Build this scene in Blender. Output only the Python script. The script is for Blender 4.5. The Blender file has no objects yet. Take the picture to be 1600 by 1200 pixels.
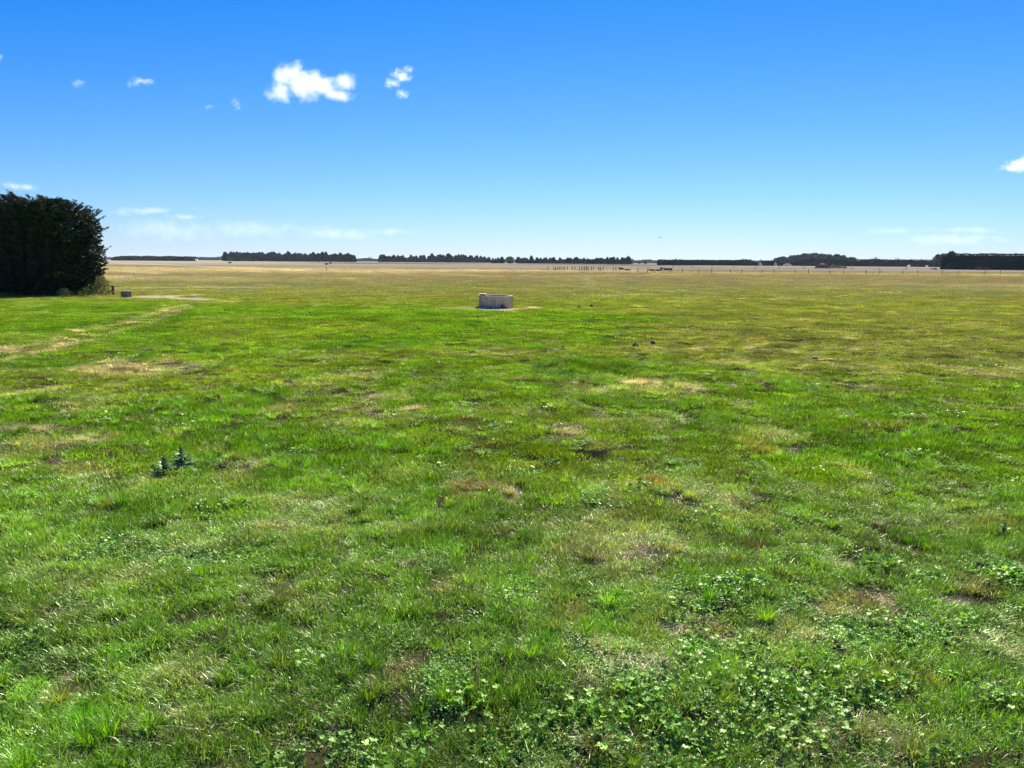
import bpy, bmesh, math, random
import numpy as np
from mathutils import Vector, Matrix
R = math.radians
random.seed(7)
RNG = np.random.default_rng(11)
scn = bpy.context.scene
COL = scn.collection

# ------------------------------------------------------------------ camera
H = 2.7                      # eye height
FPX = 1200.0                 # focal length in pixels of the 1600 px wide photograph
PITCH = math.atan((600 - 408.5) / FPX)
ROLL = R(0.40)
cd = bpy.data.cameras.new('camera')
cd.sensor_width = 36.0
cd.lens = FPX / 1600 * 36.0
cd.clip_start = 0.05
cd.clip_end = 40000
cam = bpy.data.objects.new('camera', cd)
COL.objects.link(cam)
CM = Matrix.Rotation(R(90) - PITCH, 4, 'X') @ Matrix.Rotation(ROLL, 4, 'Z')
cam.matrix_world = Matrix.Translation((0, 0, H)) @ CM
scn.camera = cam

# ------------------------------------------------------------------ sky and sun
SUN_EL, SUN_AZ = R(45), R(13)      # azimuth measured from straight ahead towards the right
world = bpy.data.worlds.new('World')
scn.world = world
world.use_nodes = True
wn, wl = world.node_tree.nodes, world.node_tree.links
wn.clear()
sky = wn.new('ShaderNodeTexSky')
sky.sky_type = 'NISHITA'
sky.sun_disc = False
sky.sun_elevation = SUN_EL
sky.sun_rotation = SUN_AZ
sky.altitude = 0
sky.air_density = 1.0
sky.dust_density = 0.0
sky.ozone_density = 5.0
bg = wn.new('ShaderNodeBackground')
bg.inputs['Strength'].default_value = 0.05
wo = wn.new('ShaderNodeOutputWorld')
sep = wn.new('ShaderNodeSeparateColor'); comb = wn.new('ShaderNodeCombineColor')
wl.new(sky.outputs[0], sep.inputs[0])
for k, (mul, add) in enumerate([(0.82, -1.50), (0.90, -1.05), (0.38, 5.5)]):      # camera colour grade of a clear blue sky
    ma = wn.new('ShaderNodeMath'); ma.operation = 'MULTIPLY_ADD'
    ma.inputs[1].default_value = mul; ma.inputs[2].default_value = add
    mx_ = wn.new('ShaderNodeMath'); mx_.operation = 'MAXIMUM'; mx_.inputs[1].default_value = (.12, .8, 2)[k]
    wl.new(sep.outputs[k], ma.inputs[0]); wl.new(ma.outputs[0], mx_.inputs[0]); wl.new(mx_.outputs[0], comb.inputs[k])
wl.new(comb.outputs[0], bg.inputs['Color'])
wl.new(bg.outputs[0], wo.inputs['Surface'])

sd = bpy.data.lights.new('sun', 'SUN')
sd.energy = 5.0
sd.angle = R(0.53)
sd.color = (1.0, 0.95, 0.86)
sun = bpy.data.objects.new('sun', sd)
COL.objects.link(sun)
SDIR = Vector((math.cos(SUN_EL) * math.sin(SUN_AZ), math.cos(SUN_EL) * math.cos(SUN_AZ), math.sin(SUN_EL)))
sun.rotation_euler = SDIR.to_track_quat('Z', 'Y').to_euler()
sun.location = SDIR * 50

scn.view_settings.view_transform = 'Standard'
scn.view_settings.look = 'None'
scn.view_settings.exposure = 1.24
scn.view_settings.gamma = 1.0
scn.render.engine = 'CYCLES'
scn.cycles.max_bounces = 6
scn.cycles.diffuse_bounces = 3
scn.cycles.glossy_bounces = 2
scn.cycles.transmission_bounces = 4
scn.cycles.transparent_max_bounces = 8
scn.cycles.volume_bounces = 6
scn.cycles.volume_max_steps = 256
scn.cycles.use_denoising = True
scn.cycles.denoiser = 'OPENIMAGEDENOISE'
scn.cycles.denoising_input_passes = 'RGB_ALBEDO_NORMAL'
scn.cycles.denoising_prefilter = 'NONE'
scn.cycles.sample_clamp_indirect = 3.0
scn.cycles.use_light_tree = False
scn.render.film_transparent = False

# ------------------------------------------------------------------ helpers
def ray(px, py):
    return (CM @ Vector(((px - 800) / FPX, (600 - py) / FPX, -1.0, 0))).to_3d()
def g(px, py, z=0.0):
    """ground point that the photograph shows at pixel px, py"""
    r = ray(px, py)
    t = (z - H) / r.z
    return (r.x * t, r.y * t)
def hy(px):
    return 408.5 + (px - 800) * math.tan(ROLL)
def at(px, d):
    """ground point at depth d under pixel column px"""
    r = ray(px, hy(px))
    return (r.x / r.y * d, d)
def up(px, py, d):
    """height of the point seen at px,py at depth d"""
    r = ray(px, py)
    return H + r.z * d / r.y

def tag(o, label=None, cat=None, group=None, kind=None):
    if label: o['label'] = label
    if cat: o['category'] = cat
    if group: o['group'] = group
    if kind: o['kind'] = kind
    return o
def link(name, me, mat=None, parent=None, loc=None, rot=None):
    o = bpy.data.objects.new(name, me)
    COL.objects.link(o)
    if mat is not None and me is not None:
        me.materials.clear(); me.materials.append(mat)
    if parent: o.parent = parent
    if loc is not None: o.location = loc
    if rot is not None: o.rotation_euler = rot
    return o
def empty(name, loc, rz=0.0):
    o = bpy.data.objects.new(name, None)
    COL.objects.link(o); o.location = loc; o.rotation_euler = (0, 0, rz)
    o.empty_display_size = 0.3
    return o
def npmesh(name, V, F, smooth=False):
    """V (n,3); F (m,k) array of k-gons, or list of such arrays"""
    me = bpy.data.meshes.new(name)
    if isinstance(F, np.ndarray): F = [F]
    me.vertices.add(len(V))
    me.vertices.foreach_set('co', np.asarray(V, np.float32).ravel())
    loops = np.concatenate([f.ravel() for f in F]).astype(np.int32)
    sizes = np.concatenate([np.full(len(f), f.shape[1], np.int32) for f in F])
    starts = np.concatenate([[0], np.cumsum(sizes)[:-1]]).astype(np.int32)
    me.loops.add(len(loops)); me.loops.foreach_set('vertex_index', loops)
    me.polygons.add(len(sizes))
    me.polygons.foreach_set('loop_start', starts)
    me.polygons.foreach_set('loop_total', sizes)
    if smooth: me.polygons.foreach_set('use_smooth', np.ones(len(sizes), bool))
    me.update(calc_edges=True)
    me.validate()
    return me
def copy_tree(o, parent=None):
    c = o.copy(); COL.objects.link(c)
    if parent: c.parent = parent
    for ch in list(o.children):
        copy_tree(ch, c)
    return c

def hash2(ix, iy, seed):
    h = (ix.astype(np.int64) * 374761393 + iy.astype(np.int64) * 668265263 + seed * 1442695041) & 0xFFFFFFFF
    h = ((h ^ (h >> 13)) * 1274126177) & 0xFFFFFFFF
    h = ((h ^ (h >> 16)) * 2246822519) & 0xFFFFFFFF
    return ((h ^ (h >> 15)) & 0xFFFFFF) / float(0xFFFFFF)
def vn(x, y, s, seed=0):
    x = np.asarray(x) / s; y = np.asarray(y) / s
    ix = np.floor(x); iy = np.floor(y)
    fx = x - ix; fy = y - iy
    fx = fx * fx * (3 - 2 * fx); fy = fy * fy * (3 - 2 * fy)
    a = hash2(ix, iy, seed); b = hash2(ix + 1, iy, seed)
    c = hash2(ix, iy + 1, seed); d = hash2(ix + 1, iy + 1, seed)
    return (a * (1 - fx) + b * fx) * (1 - fy) + (c * (1 - fx) + d * fx) * fy
def fbm(x, y, s, seed=0, oct=4):
    t = 0; a = 1; n = 0
    for i in range(oct):
        c, sn = math.cos(i * 0.9 + .3), math.sin(i * 0.9 + .3)
        t = t + a * vn(x * c - y * sn, x * sn + y * c, s / 2.03 ** i, seed + i * 17); n += a; a *= 0.55
    return t / n
def sst(a, b, x):
    t = np.clip((x - a) / (b - a), 0, 1)
    return t * t * (3 - 2 * t)
def mixc(c, col, f):
    return c * (1 - f[..., None]) + np.array(col) * f[..., None]

# ------------------------------------------------------------------ the paddock: what grows where
def blob(x, y, px, py, rx, ry, soft=0.5):
    cx, cy = g(px, py)
    _, y0 = g(px, py + ry); _, y1 = g(px, py - ry)
    wx = rx * cy / FPX
    wy = max((y1 - y0) / 2, 1e-3); cy = (y0 + y1) / 2
    s = max(wx, wy) * 0.5
    n = (fbm(x, y, s, int(px) % 97, 4) - 0.5) * 2.0 + (fbm(x, y, .09, 7, 2) - .5) * .9 + .12
    d = np.sqrt(((x - cx) / wx) ** 2 + ((y - cy) / wy) ** 2) + n
    return 1 - sst(1 - soft, 1 + soft, d)
def line(x, y, pts, w):
    """soft strip of width w metres along photo points laid on the ground"""
    P = [g(*p) for p in pts]
    best = np.full(np.shape(x), 1e9)
    for (ax, ay), (bx, by) in zip(P[:-1], P[1:]):
        dx, dy = bx - ax, by - ay
        t = np.clip(((x - ax) * dx + (y - ay) * dy) / (dx * dx + dy * dy), 0, 1)
        best = np.minimum(best, np.hypot(x - ax - t * dx, y - ay - t * dy))
    n = 0.5 + fbm(x, y, w * 1.3, 5, 3)
    return 1 - sst(0.3, 1.0, best / (w * n))

BARE = [(1000, 850, 60, 22), (118, 962, 36, 22), (950, 1040, 46, 22), (1490, 1078, 42, 16), (1060, 975, 38, 20), (1300, 878, 24, 8),
        (900, 1000, 30, 14), (800, 780, 22, 8), (15, 672, 40, 12), (1480, 940, 40, 9), (1250, 960, 26, 8), (160, 692, 26, 8), (850, 895, 26, 8),
        (1045, 1190, 26, 10), (240, 1110, 40, 14), (1390, 925, 46, 9), (1130, 1130, 22, 12), (640, 870, 22, 6), (60, 1070, 40, 10)]
STRAWP = [(165, 577, 34, 8), (200, 578, 50, 9), (250, 580, 24, 6), (305, 575, 13, 6), (892, 672, 30, 8), (1078, 603, 20, 8), (1015, 600, 30, 5), (795, 782, 14, 6), (130, 690, 16, 7),
          (640, 637, 14, 6), (0, 549, 24, 4), (60, 665, 24, 5), (330, 838, 14, 5)]
DRY = [(200, 578, 68, 11), (305, 575, 16, 7), (880, 670, 42, 9), (440, 640, 30, 8), (640, 636, 22, 8), (1075, 603, 22, 9), (1000, 850, 110, 40),
       (750, 765, 46, 16), (1060, 985, 70, 30), (60, 700, 90, 22), (130, 735, 60, 16), (430, 828, 36, 10), (455, 920, 22, 16), (240, 755, 28, 20),
       (1330, 945, 90, 30), (950, 1040, 90, 46), (1250, 1160, 90, 30), (700, 935, 40, 16), (1390, 1160, 70, 30), (280, 1060, 60, 20), (1230, 990, 60, 26),
       (860, 820, 30, 16), (460, 790, 40, 10), (130, 640, 40, 8), (930, 610, 50, 10), (560, 590, 50, 9), (1100, 790, 70, 22), (1190, 680, 60, 14),
       (20, 548, 60, 6), (1010, 660, 20, 8), (640, 1060, 50, 26), (1560, 1000, 46, 26), (920, 860, 60, 20), (370, 745, 40, 16), (1340, 745, 20, 16)]
BROWN = [(745, 765, 34, 12), (742, 700, 14, 9), (700, 930, 26, 16), (455, 925, 22, 16), (1470, 1060, 30, 14), (885, 955, 46, 20), (645, 1050, 34, 18),
         (1110, 990, 22, 12), (160, 690, 18, 7), (1330, 745, 16, 12), (930, 875, 20, 10), (500, 750, 30, 8), (1180, 700, 30, 10), (1350, 930, 50, 12)]
LUSH = [(1100, 660, 60, 16), (420, 625, 90, 16), (870, 850, 70, 26), (700, 840, 90, 24), (1240, 600, 80, 14), (1050, 560, 90, 12), (180, 815, 90, 30), (800, 900, 80, 20),
        (600, 700, 90, 20), (1480, 850, 60, 22), (1150, 850, 60, 16), (660, 1120, 60, 30), (100, 1150, 130, 50), (1440, 690, 120, 24), (640, 535, 50, 7), (850, 1090, 60, 30)]
WEED = [(1130, 930, 90, 26), (1400, 985, 110, 30), (1240, 1065, 150, 34), (1090, 1080, 60, 44), (1330, 1110, 80, 22), (1130, 1150, 110, 40), (1060, 1010, 40, 26),
        (1500, 1010, 60, 20), (1200, 1130, 60, 40), (80, 945, 46, 14), (200, 870, 60, 16), (20, 1010, 60, 24), (1560, 900, 40, 20), (1570, 1090, 50, 20), (290, 880, 60, 14),
        (1100, 800, 40, 10), (920, 1150, 100, 40), (1400, 1180, 60, 16), (1010, 1110, 60, 50), (1050, 830, 40, 12), (1330, 850, 40, 8), (1410, 880, 50, 10), (1300, 1000, 50, 12)]

def fields(x, y):
    """dry, bare, brown, lush and weed cover (0-1) of the paddock at x, y"""
    x = np.asarray(x, float); y = np.asarray(y, float)
    near = (y < 90) & (y > -2)
    out = {}
    n1 = fbm(x, y, 2.4, 3); n2 = fbm(x, y, 0.7, 9); n3 = fbm(x, y, 9.0, 21)
    dry = sst(0.54, 0.74, n1 * 0.55 + n2 * 0.45) * 0.6
    lush = sst(0.50, 0.70, fbm(x, y, 1.6, 41)) * 0.75
    straw = np.zeros_like(x)
    bare = sst(0.74, 0.86, fbm(x, y, 0.55, 61)) * 0.5
    brown = sst(0.68, 0.82, fbm(x, y, 0.5, 71)) * 0.7
    weed = sst(0.66, 0.78, fbm(x, y, 0.9, 81)) * 0.8
    if near.any():
        xn, yn = x[near], y[near]
        def acc(lst, base, k=1.0):
            v = base[near]
            for a in lst: v = np.maximum(v, k * blob(xn, yn, *a) * (.55 + .45 * sst(.35, .6, vn(xn, yn, .11, 19))))
            base[near] = v
        acc(DRY, dry, .9); acc(STRAWP, straw, 1.3); acc(BARE, bare); acc(BROWN, brown, .9); acc(LUSH, lush); acc(WEED, weed)
    # broad parched zone on the right between the trough and the foreground
    px = 800 + x / np.maximum(y, 1) * 1180
    olive = sst(12.5, 26, y + (n3 - .5) * 10) * sst(780, 1150, px + (n1 - .5) * 500 + (n3 - .5) * 300) * 0.72
    olive = np.maximum(olive, sst(38, 62, y + (n3 - .5) * 14) * 0.85)
    out['straw'] = np.clip(straw, 0, 1); out['dry'] = np.clip(dry, 0, 1); out['bare'] = np.clip(bare, 0, 1); out['brown'] = np.clip(brown, 0, 1)
    out['lush'] = np.clip(lush, 0, 1) * (1 - olive * .8); out['weed'] = np.clip(weed, 0, 1); out['olive'] = olive
    out['n1'] = n1; out['n2'] = n2; out['n3'] = n3
    # pale strips: wheel tracks, worn earth, dusty lane
    tr = np.zeros_like(x)
    m = (y < 60) & (y > 15) & (x < 0)
    if m.any():
        a = np.maximum(line(x[m], y[m], [(300, 478), (256, 496), (231, 507), (187, 518), (119, 533), (62, 552), (16, 561), (-60, 580)], .30),
                       line(x[m], y[m], [(285, 476), (230, 493), (175, 508), (116, 520), (47, 541), (0, 551), (-60, 566)], .30))
        tr[m] = a * (0.75 + 0.5 * n2[m])
    out['track'] = tr
    pale = np.zeros_like(x)
    m = (y > 38) & (y < 110)
    if m.any():
        xm, ym = x[m], y[m]
        v = np.maximum(line(xm, ym, [(228, 462), (262, 465), (292, 466), (320, 469)], 1.5), line(xm, ym, [(235, 464), (292, 461)], 1.5))
        v = np.maximum(v, 0.75 * line(xm, ym, [(174, 450.5), (240, 449.5), (330, 449), (400, 449.5)], 2.0))
        v = np.maximum(v, 0.7 * line(xm, ym, [(703, 482), (755, 482.5)], 1.0))
        v = np.maximum(v, 0.95 * line(xm, ym, [(738, 483), (775, 484.8), (810, 483)], 1.35))
        v = np.maximum(v, 0.7 * line(xm, ym, [(805, 482.5), (838, 482)], 1.0))
        v = np.maximum(v, 0.5 * line(xm, ym, [(180, 464), (215, 465)], .8))
        pale[m] = v
    out['pale'] = np.clip(pale, 0, 1)
    return out

C_GREEN = (0.165, 0.310, 0.012); C_LUSH = (0.095, 0.245, 0.012); C_YEL = (0.255, 0.335, 0.020)
C_OLIVE = (0.225, 0.225, 0.050); C_STRAW = (0.50, 0.43, 0.17); C_BROWN = (0.25, 0.15, 0.055); C_SOIL = (0.42, 0.30, 0.17)
C_TAN = (0.43, 0.37, 0.19); C_PINK = (0.45, 0.37, 0.22)

def sward(x, y, f=None):
    """colour of the standing grass"""
    f = f or fields(x, y)
    c = np.ones(np.shape(x) + (3,)) * np.array(C_GREEN)
    c = mixc(c, C_YEL, sst(.45, .7, f['n3']) * .55 * sst(4, 10, np.asarray(y)))
    c = mixc(c, (0.165, 0.340, 0.016), 1 - sst(3, 11, np.asarray(y)))
    c = mixc(c, C_LUSH, f['lush'] * .85)
    c = mixc(c, C_OLIVE, f['olive'])
    c = mixc(c, C_YEL, f['olive'] * sst(.5, .62, f['n1']) * .6 * (1 - sst(40, 80, np.asarray(y))))
    c = mixc(c, C_STRAW, np.clip(f['dry'] * .62 + f['track'] * .95, 0, 1))
    c = mixc(c, C_STRAW, f['olive'] * sst(.5, .75, f['n2']) * .35)
    c = mixc(c, (0.62, 0.55, 0.30), np.clip(f['straw'] * .9 + sst(.35, .8, f['track']) * .7, 0, 1))
    c = mixc(c, C_BROWN, f['brown'] * .8)
    c = mixc(c, (0.58, 0.48, 0.29), f['pale'])
    return c

def far_field(x, y, c, f):
    """turf beyond the near paddock, fading to parched straw-coloured country"""
    px = 800 + x / np.maximum(y, 1) * 1180
    wob = (fbm(x, y, 60, 5) - .5)
    t = sst(48, 135, y + wob * 60)
    base = mixc(c, (0.26, 0.228, 0.105), t)
    # alternating olive and tan belts
    b = fbm(x * .22, y, 26, 33, 3)
    base = mixc(base, C_TAN, sst(.42, .66, b) * sst(55, 120, y) * .8)
    base = mixc(base, C_STRAW, sst(.66, .76, b) * sst(60, 130, y) * .5)
    # left: tan from 170 m; middle too; right paddock stays olive to the second fence
    lim = np.where(px > 1010, 312, 175 + 60 * sst(500, 1000, px))
    tt = sst(-45, 14, y - lim + wob * 16)
    tan = np.ones_like(base) * np.array(C_TAN)
    tan = mixc(tan, C_PINK, sst(.35, .65, fbm(x * .3, y, 90, 51, 3)))
    tan = mixc(tan, (0.38, 0.32, 0.18), sst(.6, .75, fbm(x * .15, y, 60, 57, 3)) * .8)
    tan = mixc(tan, (0.13, 0.11, 0.04), sst(.58, .72, fbm(x * .3, y, 45, 59, 4)) * .55)
    tan = mixc(tan, (0.60, 0.48, 0.22), sst(300, 700, y) * .8)
    base = base * (1 - tt[..., None]) + tan * tt[..., None]
    # straw edge in front of the boundary
    base = mixc(base, (0.50, 0.44, 0.25), .7 * (1 - sst(0, 14, np.abs(y - lim - 14 + wob * 10))) * .8 * sst(.3, .6, fbm(x, y, 30, 8)))
    def L(pts, w): return line(x, y, pts, w)
    base = mixc(base, (0.42, 0.38, 0.17), L([(912, 432), (916, 437), (933, 459), (950, 480)], 1.0) * .5)
    base = mixc(base, (0.62, 0.54, 0.32), L([(170, 410.5), (260, 414), (330, 416.5), (400, 420), (470, 422.5)], 6) * .9)
    base = mixc(base, (0.52, 0.45, 0.26), L([(165, 423), (205, 424), (242, 428)], 3) * .8)
    base = mixc(base, (0.52, 0.47, 0.28), L([(440, 423), (520, 424.5), (700, 429), (800, 433)], 2.5) * .6)
    base = mixc(base, (0.56, 0.50, 0.30), L([(800, 433), (930, 431.5), (1060, 429), (1200, 428.5)], 2.2) * .7)
    base = mixc(base, (0.50, 0.45, 0.25), L([(780, 447.5), (840, 446.5), (895, 446)], 1.2) * .5)
    # dark rank tussock country in front of the far shelterbelts
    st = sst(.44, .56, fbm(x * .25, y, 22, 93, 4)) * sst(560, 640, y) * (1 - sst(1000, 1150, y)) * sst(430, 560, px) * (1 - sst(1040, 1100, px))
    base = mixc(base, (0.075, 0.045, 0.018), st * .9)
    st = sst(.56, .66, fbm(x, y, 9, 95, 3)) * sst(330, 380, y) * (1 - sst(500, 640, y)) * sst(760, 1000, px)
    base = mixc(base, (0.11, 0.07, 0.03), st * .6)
    return base

def relief(x, y):
    f = fbm(x, y, 1.1, 101, 4) - .5
    a = np.clip(1.2 - np.asarray(y) / 90, 0, 1)
    z = (f * 0.25 + (fbm(x, y, 0.28, 111, 3) - .5) * 0.05 + (fbm(x, y, 14, 121, 2) - .5) * 0.12) * a
    return z

# ------------------------------------------------------------------ node helpers
def new_mat(name):
    m = bpy.data.materials.new(name); m.use_nodes = True
    nt = m.node_tree; nt.nodes.clear()
    out = nt.nodes.new('ShaderNodeOutputMaterial')
    return m, nt, out
def N(nt, t, **kw):
    n = nt.nodes.new(t)
    for k, v in kw.items():
        if k in n.inputs: n.inputs[k].default_value = v
        else: setattr(n, k, v)
    return n
def mathn(nt, op, a, b=None, c=None, clamp=False):
    n = nt.nodes.new('ShaderNodeMath'); n.operation = op; n.use_clamp = clamp
    for i, v in enumerate((a, b, c)):
        if v is None: continue
        if isinstance(v, (int, float)): n.inputs[i].default_value = v
        else: nt.links.new(v, n.inputs[i])
    return n.outputs[0]
def ramp(nt, fac, stops):
    r = nt.nodes.new('ShaderNodeValToRGB')
    e = r.color_ramp.elements
    e[0].position, e[0].color = stops[0][0], tuple(stops[0][1]) + (1,)
    e[1].position, e[1].color = stops[-1][0], tuple(stops[-1][1]) + (1,)
    for p, c in stops[1:-1]:
        q = e.new(p); q.color = tuple(c) + (1,)
    nt.links.new(fac, r.inputs[0])
    return r.outputs[0]
def mixrgb(nt, fac, a, b, mode='MIX'):
    n = nt.nodes.new('ShaderNodeMix'); n.data_type = 'RGBA'; n.blend_type = mode
    for s, v in ((n.inputs[0], fac), (n.inputs[6], a), (n.inputs[7], b)):
        if isinstance(v, (int, float)): s.default_value = v
        elif isinstance(v, tuple): s.default_value = v + (1,) if len(v) == 3 else v
        else: nt.links.new(v, s)
    return n.outputs[2]

def leaf_material(name, color_socket_fn, transl=0.45, gloss=0.12, rough=0.38):
    m, nt, out = new_mat(name)
    c = color_socket_fn(nt)
    d = N(nt, 'ShaderNodeBsdfDiffuse'); nt.links.new(c, d.inputs['Color'])
    t = N(nt, 'ShaderNodeBsdfTranslucent')
    tc = mixrgb(nt, 1.0, c, (1.25, 1.15, 0.6), 'MULTIPLY')
    nt.links.new(tc, t.inputs['Color'])
    mx = N(nt, 'ShaderNodeMixShader'); mx.inputs[0].default_value = transl
    nt.links.new(d.outputs[0], mx.inputs[1]); nt.links.new(t.outputs[0], mx.inputs[2])
    gl = N(nt, 'ShaderNodeBsdfGlossy', Roughness=rough); gl.inputs['Color'].default_value = (0.85, 0.95, 0.65, 1)
    fr = N(nt, 'ShaderNodeFresnel', IOR=1.45)
    fac = mathn(nt, 'MULTIPLY', fr.outputs[0], gloss * 2.2, clamp=True)
    fac = mathn(nt, 'MINIMUM', fac, gloss * .5)
    m2 = N(nt, 'ShaderNodeMixShader')
    nt.links.new(fac, m2.inputs[0]); nt.links.new(mx.outputs[0], m2.inputs[1]); nt.links.new(gl.outputs[0], m2.inputs[2])
    nt.links.new(m2.outputs[0], out.inputs['Surface'])
    return m

def grass_color(nt):
    a = N(nt, 'ShaderNodeAttribute', attribute_type='INSTANCER', attribute_name='gcol')
    r = N(nt, 'ShaderNodeAttribute', attribute_type='GEOMETRY', attribute_name='rnd')
    # per-blade tint: mostly shades of the sward colour, a few straw-coloured dead blades
    v = ramp(nt, r.outputs['Fac'], [(0, (0.45, 0.5, 0.45)), (0.35, (.8, .85, .8)), (0.7, (1.15, 1.12, 1.05)), (1, (1.75, 1.6, 1.5))])
    c = mixrgb(nt, 1.0, a.outputs['Color'], v, 'MULTIPLY')
    dead = mathn(nt, 'GREATER_THAN', r.outputs['Fac'], 0.96)
    dead = mathn(nt, 'MULTIPLY', dead, 0.8)
    return mixrgb(nt, dead, c, (0.42, 0.36, 0.19))
M_GRASS = leaf_material('grass_blade', grass_color, transl=0.45, gloss=0.13, rough=0.42)
def far_grass_color(nt):
    a = N(nt, 'ShaderNodeAttribute', attribute_type='INSTANCER', attribute_name='gcol')
    r = N(nt, 'ShaderNodeAttribute', attribute_type='GEOMETRY', attribute_name='rnd')
    v = ramp(nt, r.outputs['Fac'], [(0, (0.6, 0.62, 0.6)), (1, (1.35, 1.3, 1.25))])
    return mixrgb(nt, 1.0, a.outputs['Color'], v, 'MULTIPLY')
M_GRASS_FAR = leaf_material('far_grass_blade', far_grass_color, transl=0.42, gloss=0.015, rough=0.6)
def weed_color(nt):
    a = N(nt, 'ShaderNodeAttribute', attribute_type='INSTANCER', attribute_name='gcol')
    r = N(nt, 'ShaderNodeAttribute', attribute_type='GEOMETRY', attribute_name='rnd')
    v = ramp(nt, r.outputs['Fac'], [(0, (0.6, 0.65, 0.6)), (1, (1.45, 1.35, 1.3))])
    return mixrgb(nt, 1.0, a.outputs['Color'], v, 'MULTIPLY')
M_WEED = leaf_material('broad_leaf', weed_color, transl=0.45, gloss=0.26, rough=0.42)

# ------------------------------------------------------------------ ground sheet
def make_ground():
    th = np.concatenate([np.linspace(-180, -44, 40, endpoint=False), np.arange(-44, 44, 0.17), np.linspace(44, 180, 40, endpoint=False)])
    th = np.radians(th)
    rr = [0.4]
    while rr[-1] < 4900:
        rr.append(rr[-1] * 1.0125)
    rr = np.array(rr)
    T, Rr = np.meshgrid(th, rr)
    X = np.sin(T) * Rr; Y = np.cos(T) * Rr
    f = fields(X, Y)
    c = sward(X, Y, f)
    far = far_field(X, Y, c, f)
    t = sst(60, 100, Y)
    turf = c * (1 - t[..., None]) + far * t[..., None]
    # thatch and soil under the near blades, painted dark as shadow between tufts
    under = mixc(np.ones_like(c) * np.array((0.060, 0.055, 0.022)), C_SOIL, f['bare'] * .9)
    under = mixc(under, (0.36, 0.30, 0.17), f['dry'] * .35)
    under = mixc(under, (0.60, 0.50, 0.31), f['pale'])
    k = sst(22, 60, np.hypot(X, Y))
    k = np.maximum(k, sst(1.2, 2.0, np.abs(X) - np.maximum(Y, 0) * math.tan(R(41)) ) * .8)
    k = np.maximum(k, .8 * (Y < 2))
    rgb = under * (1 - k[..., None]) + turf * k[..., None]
    Z = relief(X, Y) - 0.02 * f['bare'] * (Y < 60)
    nr, nt_ = X.shape
    V = np.stack([X, Y, Z], -1).reshape(-1, 3)
    V = np.concatenate([V, [[0, 0, 0]]])
    idx = np.arange(nr * nt_).reshape(nr, nt_)
    nx = np.roll(idx, -1, 1)
    F = np.stack([idx[:-1], idx[1:], nx[1:], nx[:-1]], -1).reshape(-1, 4)
    T3 = np.stack([np.full(nt_, nr * nt_), idx[0], nx[0]], -1)
    me = npmesh('ground', V, [F[:, ::-1], T3[:, ::-1]], smooth=True)
    a = me.color_attributes.new('turf', 'FLOAT_COLOR', 'POINT')
    C4 = np.ones((len(V), 4), np.float32)
    C4[:-1, :3] = rgb.reshape(-1, 3); C4[-1, :3] = rgb[0, 0]
    a.data.foreach_set('color', C4.ravel())
    if me.polygons[0].normal.z < 0: me.flip_normals()
    m, nt, out = new_mat('paddock_ground')
    at_ = N(nt, 'ShaderNodeAttribute', attribute_name='turf')
    geo = N(nt, 'ShaderNodeNewGeometry')
    def noise(scale, detail=3, rough=.6, sx=1, sy=1):
        mp = N(nt, 'ShaderNodeMapping'); mp.inputs['Scale'].default_value = (sx, sy, 1)
        nt.links.new(geo.outputs['Position'], mp.inputs['Vector'])
        n = N(nt, 'ShaderNodeTexNoise', Scale=scale, Detail=detail, Roughness=rough)
        nt.links.new(mp.outputs[0], n.inputs['Vector'])
        return n.outputs['Fac']
    a1 = noise(9.0, 4, .7); a2 = noise(1.3, 4, .65); a3 = noise(0.22, 4, .65); a4 = noise(70, 3, .7); a5 = noise(.05, 3, .6, .35, 1)
    v = mathn(nt, 'ADD', mathn(nt, 'MULTIPLY', a1, .8), mathn(nt, 'MULTIPLY', a2, .7))
    v = mathn(nt, 'ADD', v, mathn(nt, 'MULTIPLY', a3, .7))
    v = mathn(nt, 'ADD', v, mathn(nt, 'MULTIPLY', a4, .5))
    v = mathn(nt, 'ADD', v, mathn(nt, 'MULTIPLY', a5, .5))
    v = ramp(nt, mathn(nt, 'DIVIDE', v, 3.2), [(0.36, (.42, .42, .40)), (.5, (1, 1, 1)), (.64, (1.65, 1.6, 1.5))])
    col = mixrgb(nt, 1.0, at_.outputs['Color'], v, 'MULTIPLY')
    bs = N(nt, 'ShaderNodeBsdfDiffuse', Roughness=0.8)
    nt.links.new(col, bs.inputs['Color'])
    bp = N(nt, 'ShaderNodeBump', Strength=0.6, Distance=0.12)
    hsum = mathn(nt, 'ADD', mathn(nt, 'MULTIPLY', a1, .5), mathn(nt, 'ADD', a2, mathn(nt, 'MULTIPLY', a4, .12)))
    nt.links.new(hsum, bp.inputs['Height']); nt.links.new(bp.outputs[0], bs.inputs['Normal'])
    nt.links.new(bs.outputs[0], out.inputs['Surface'])
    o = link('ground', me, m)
    tag(o, 'wide flat paddock of green and parched grass reaching the horizon', None, None, 'structure')
make_ground()

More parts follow.
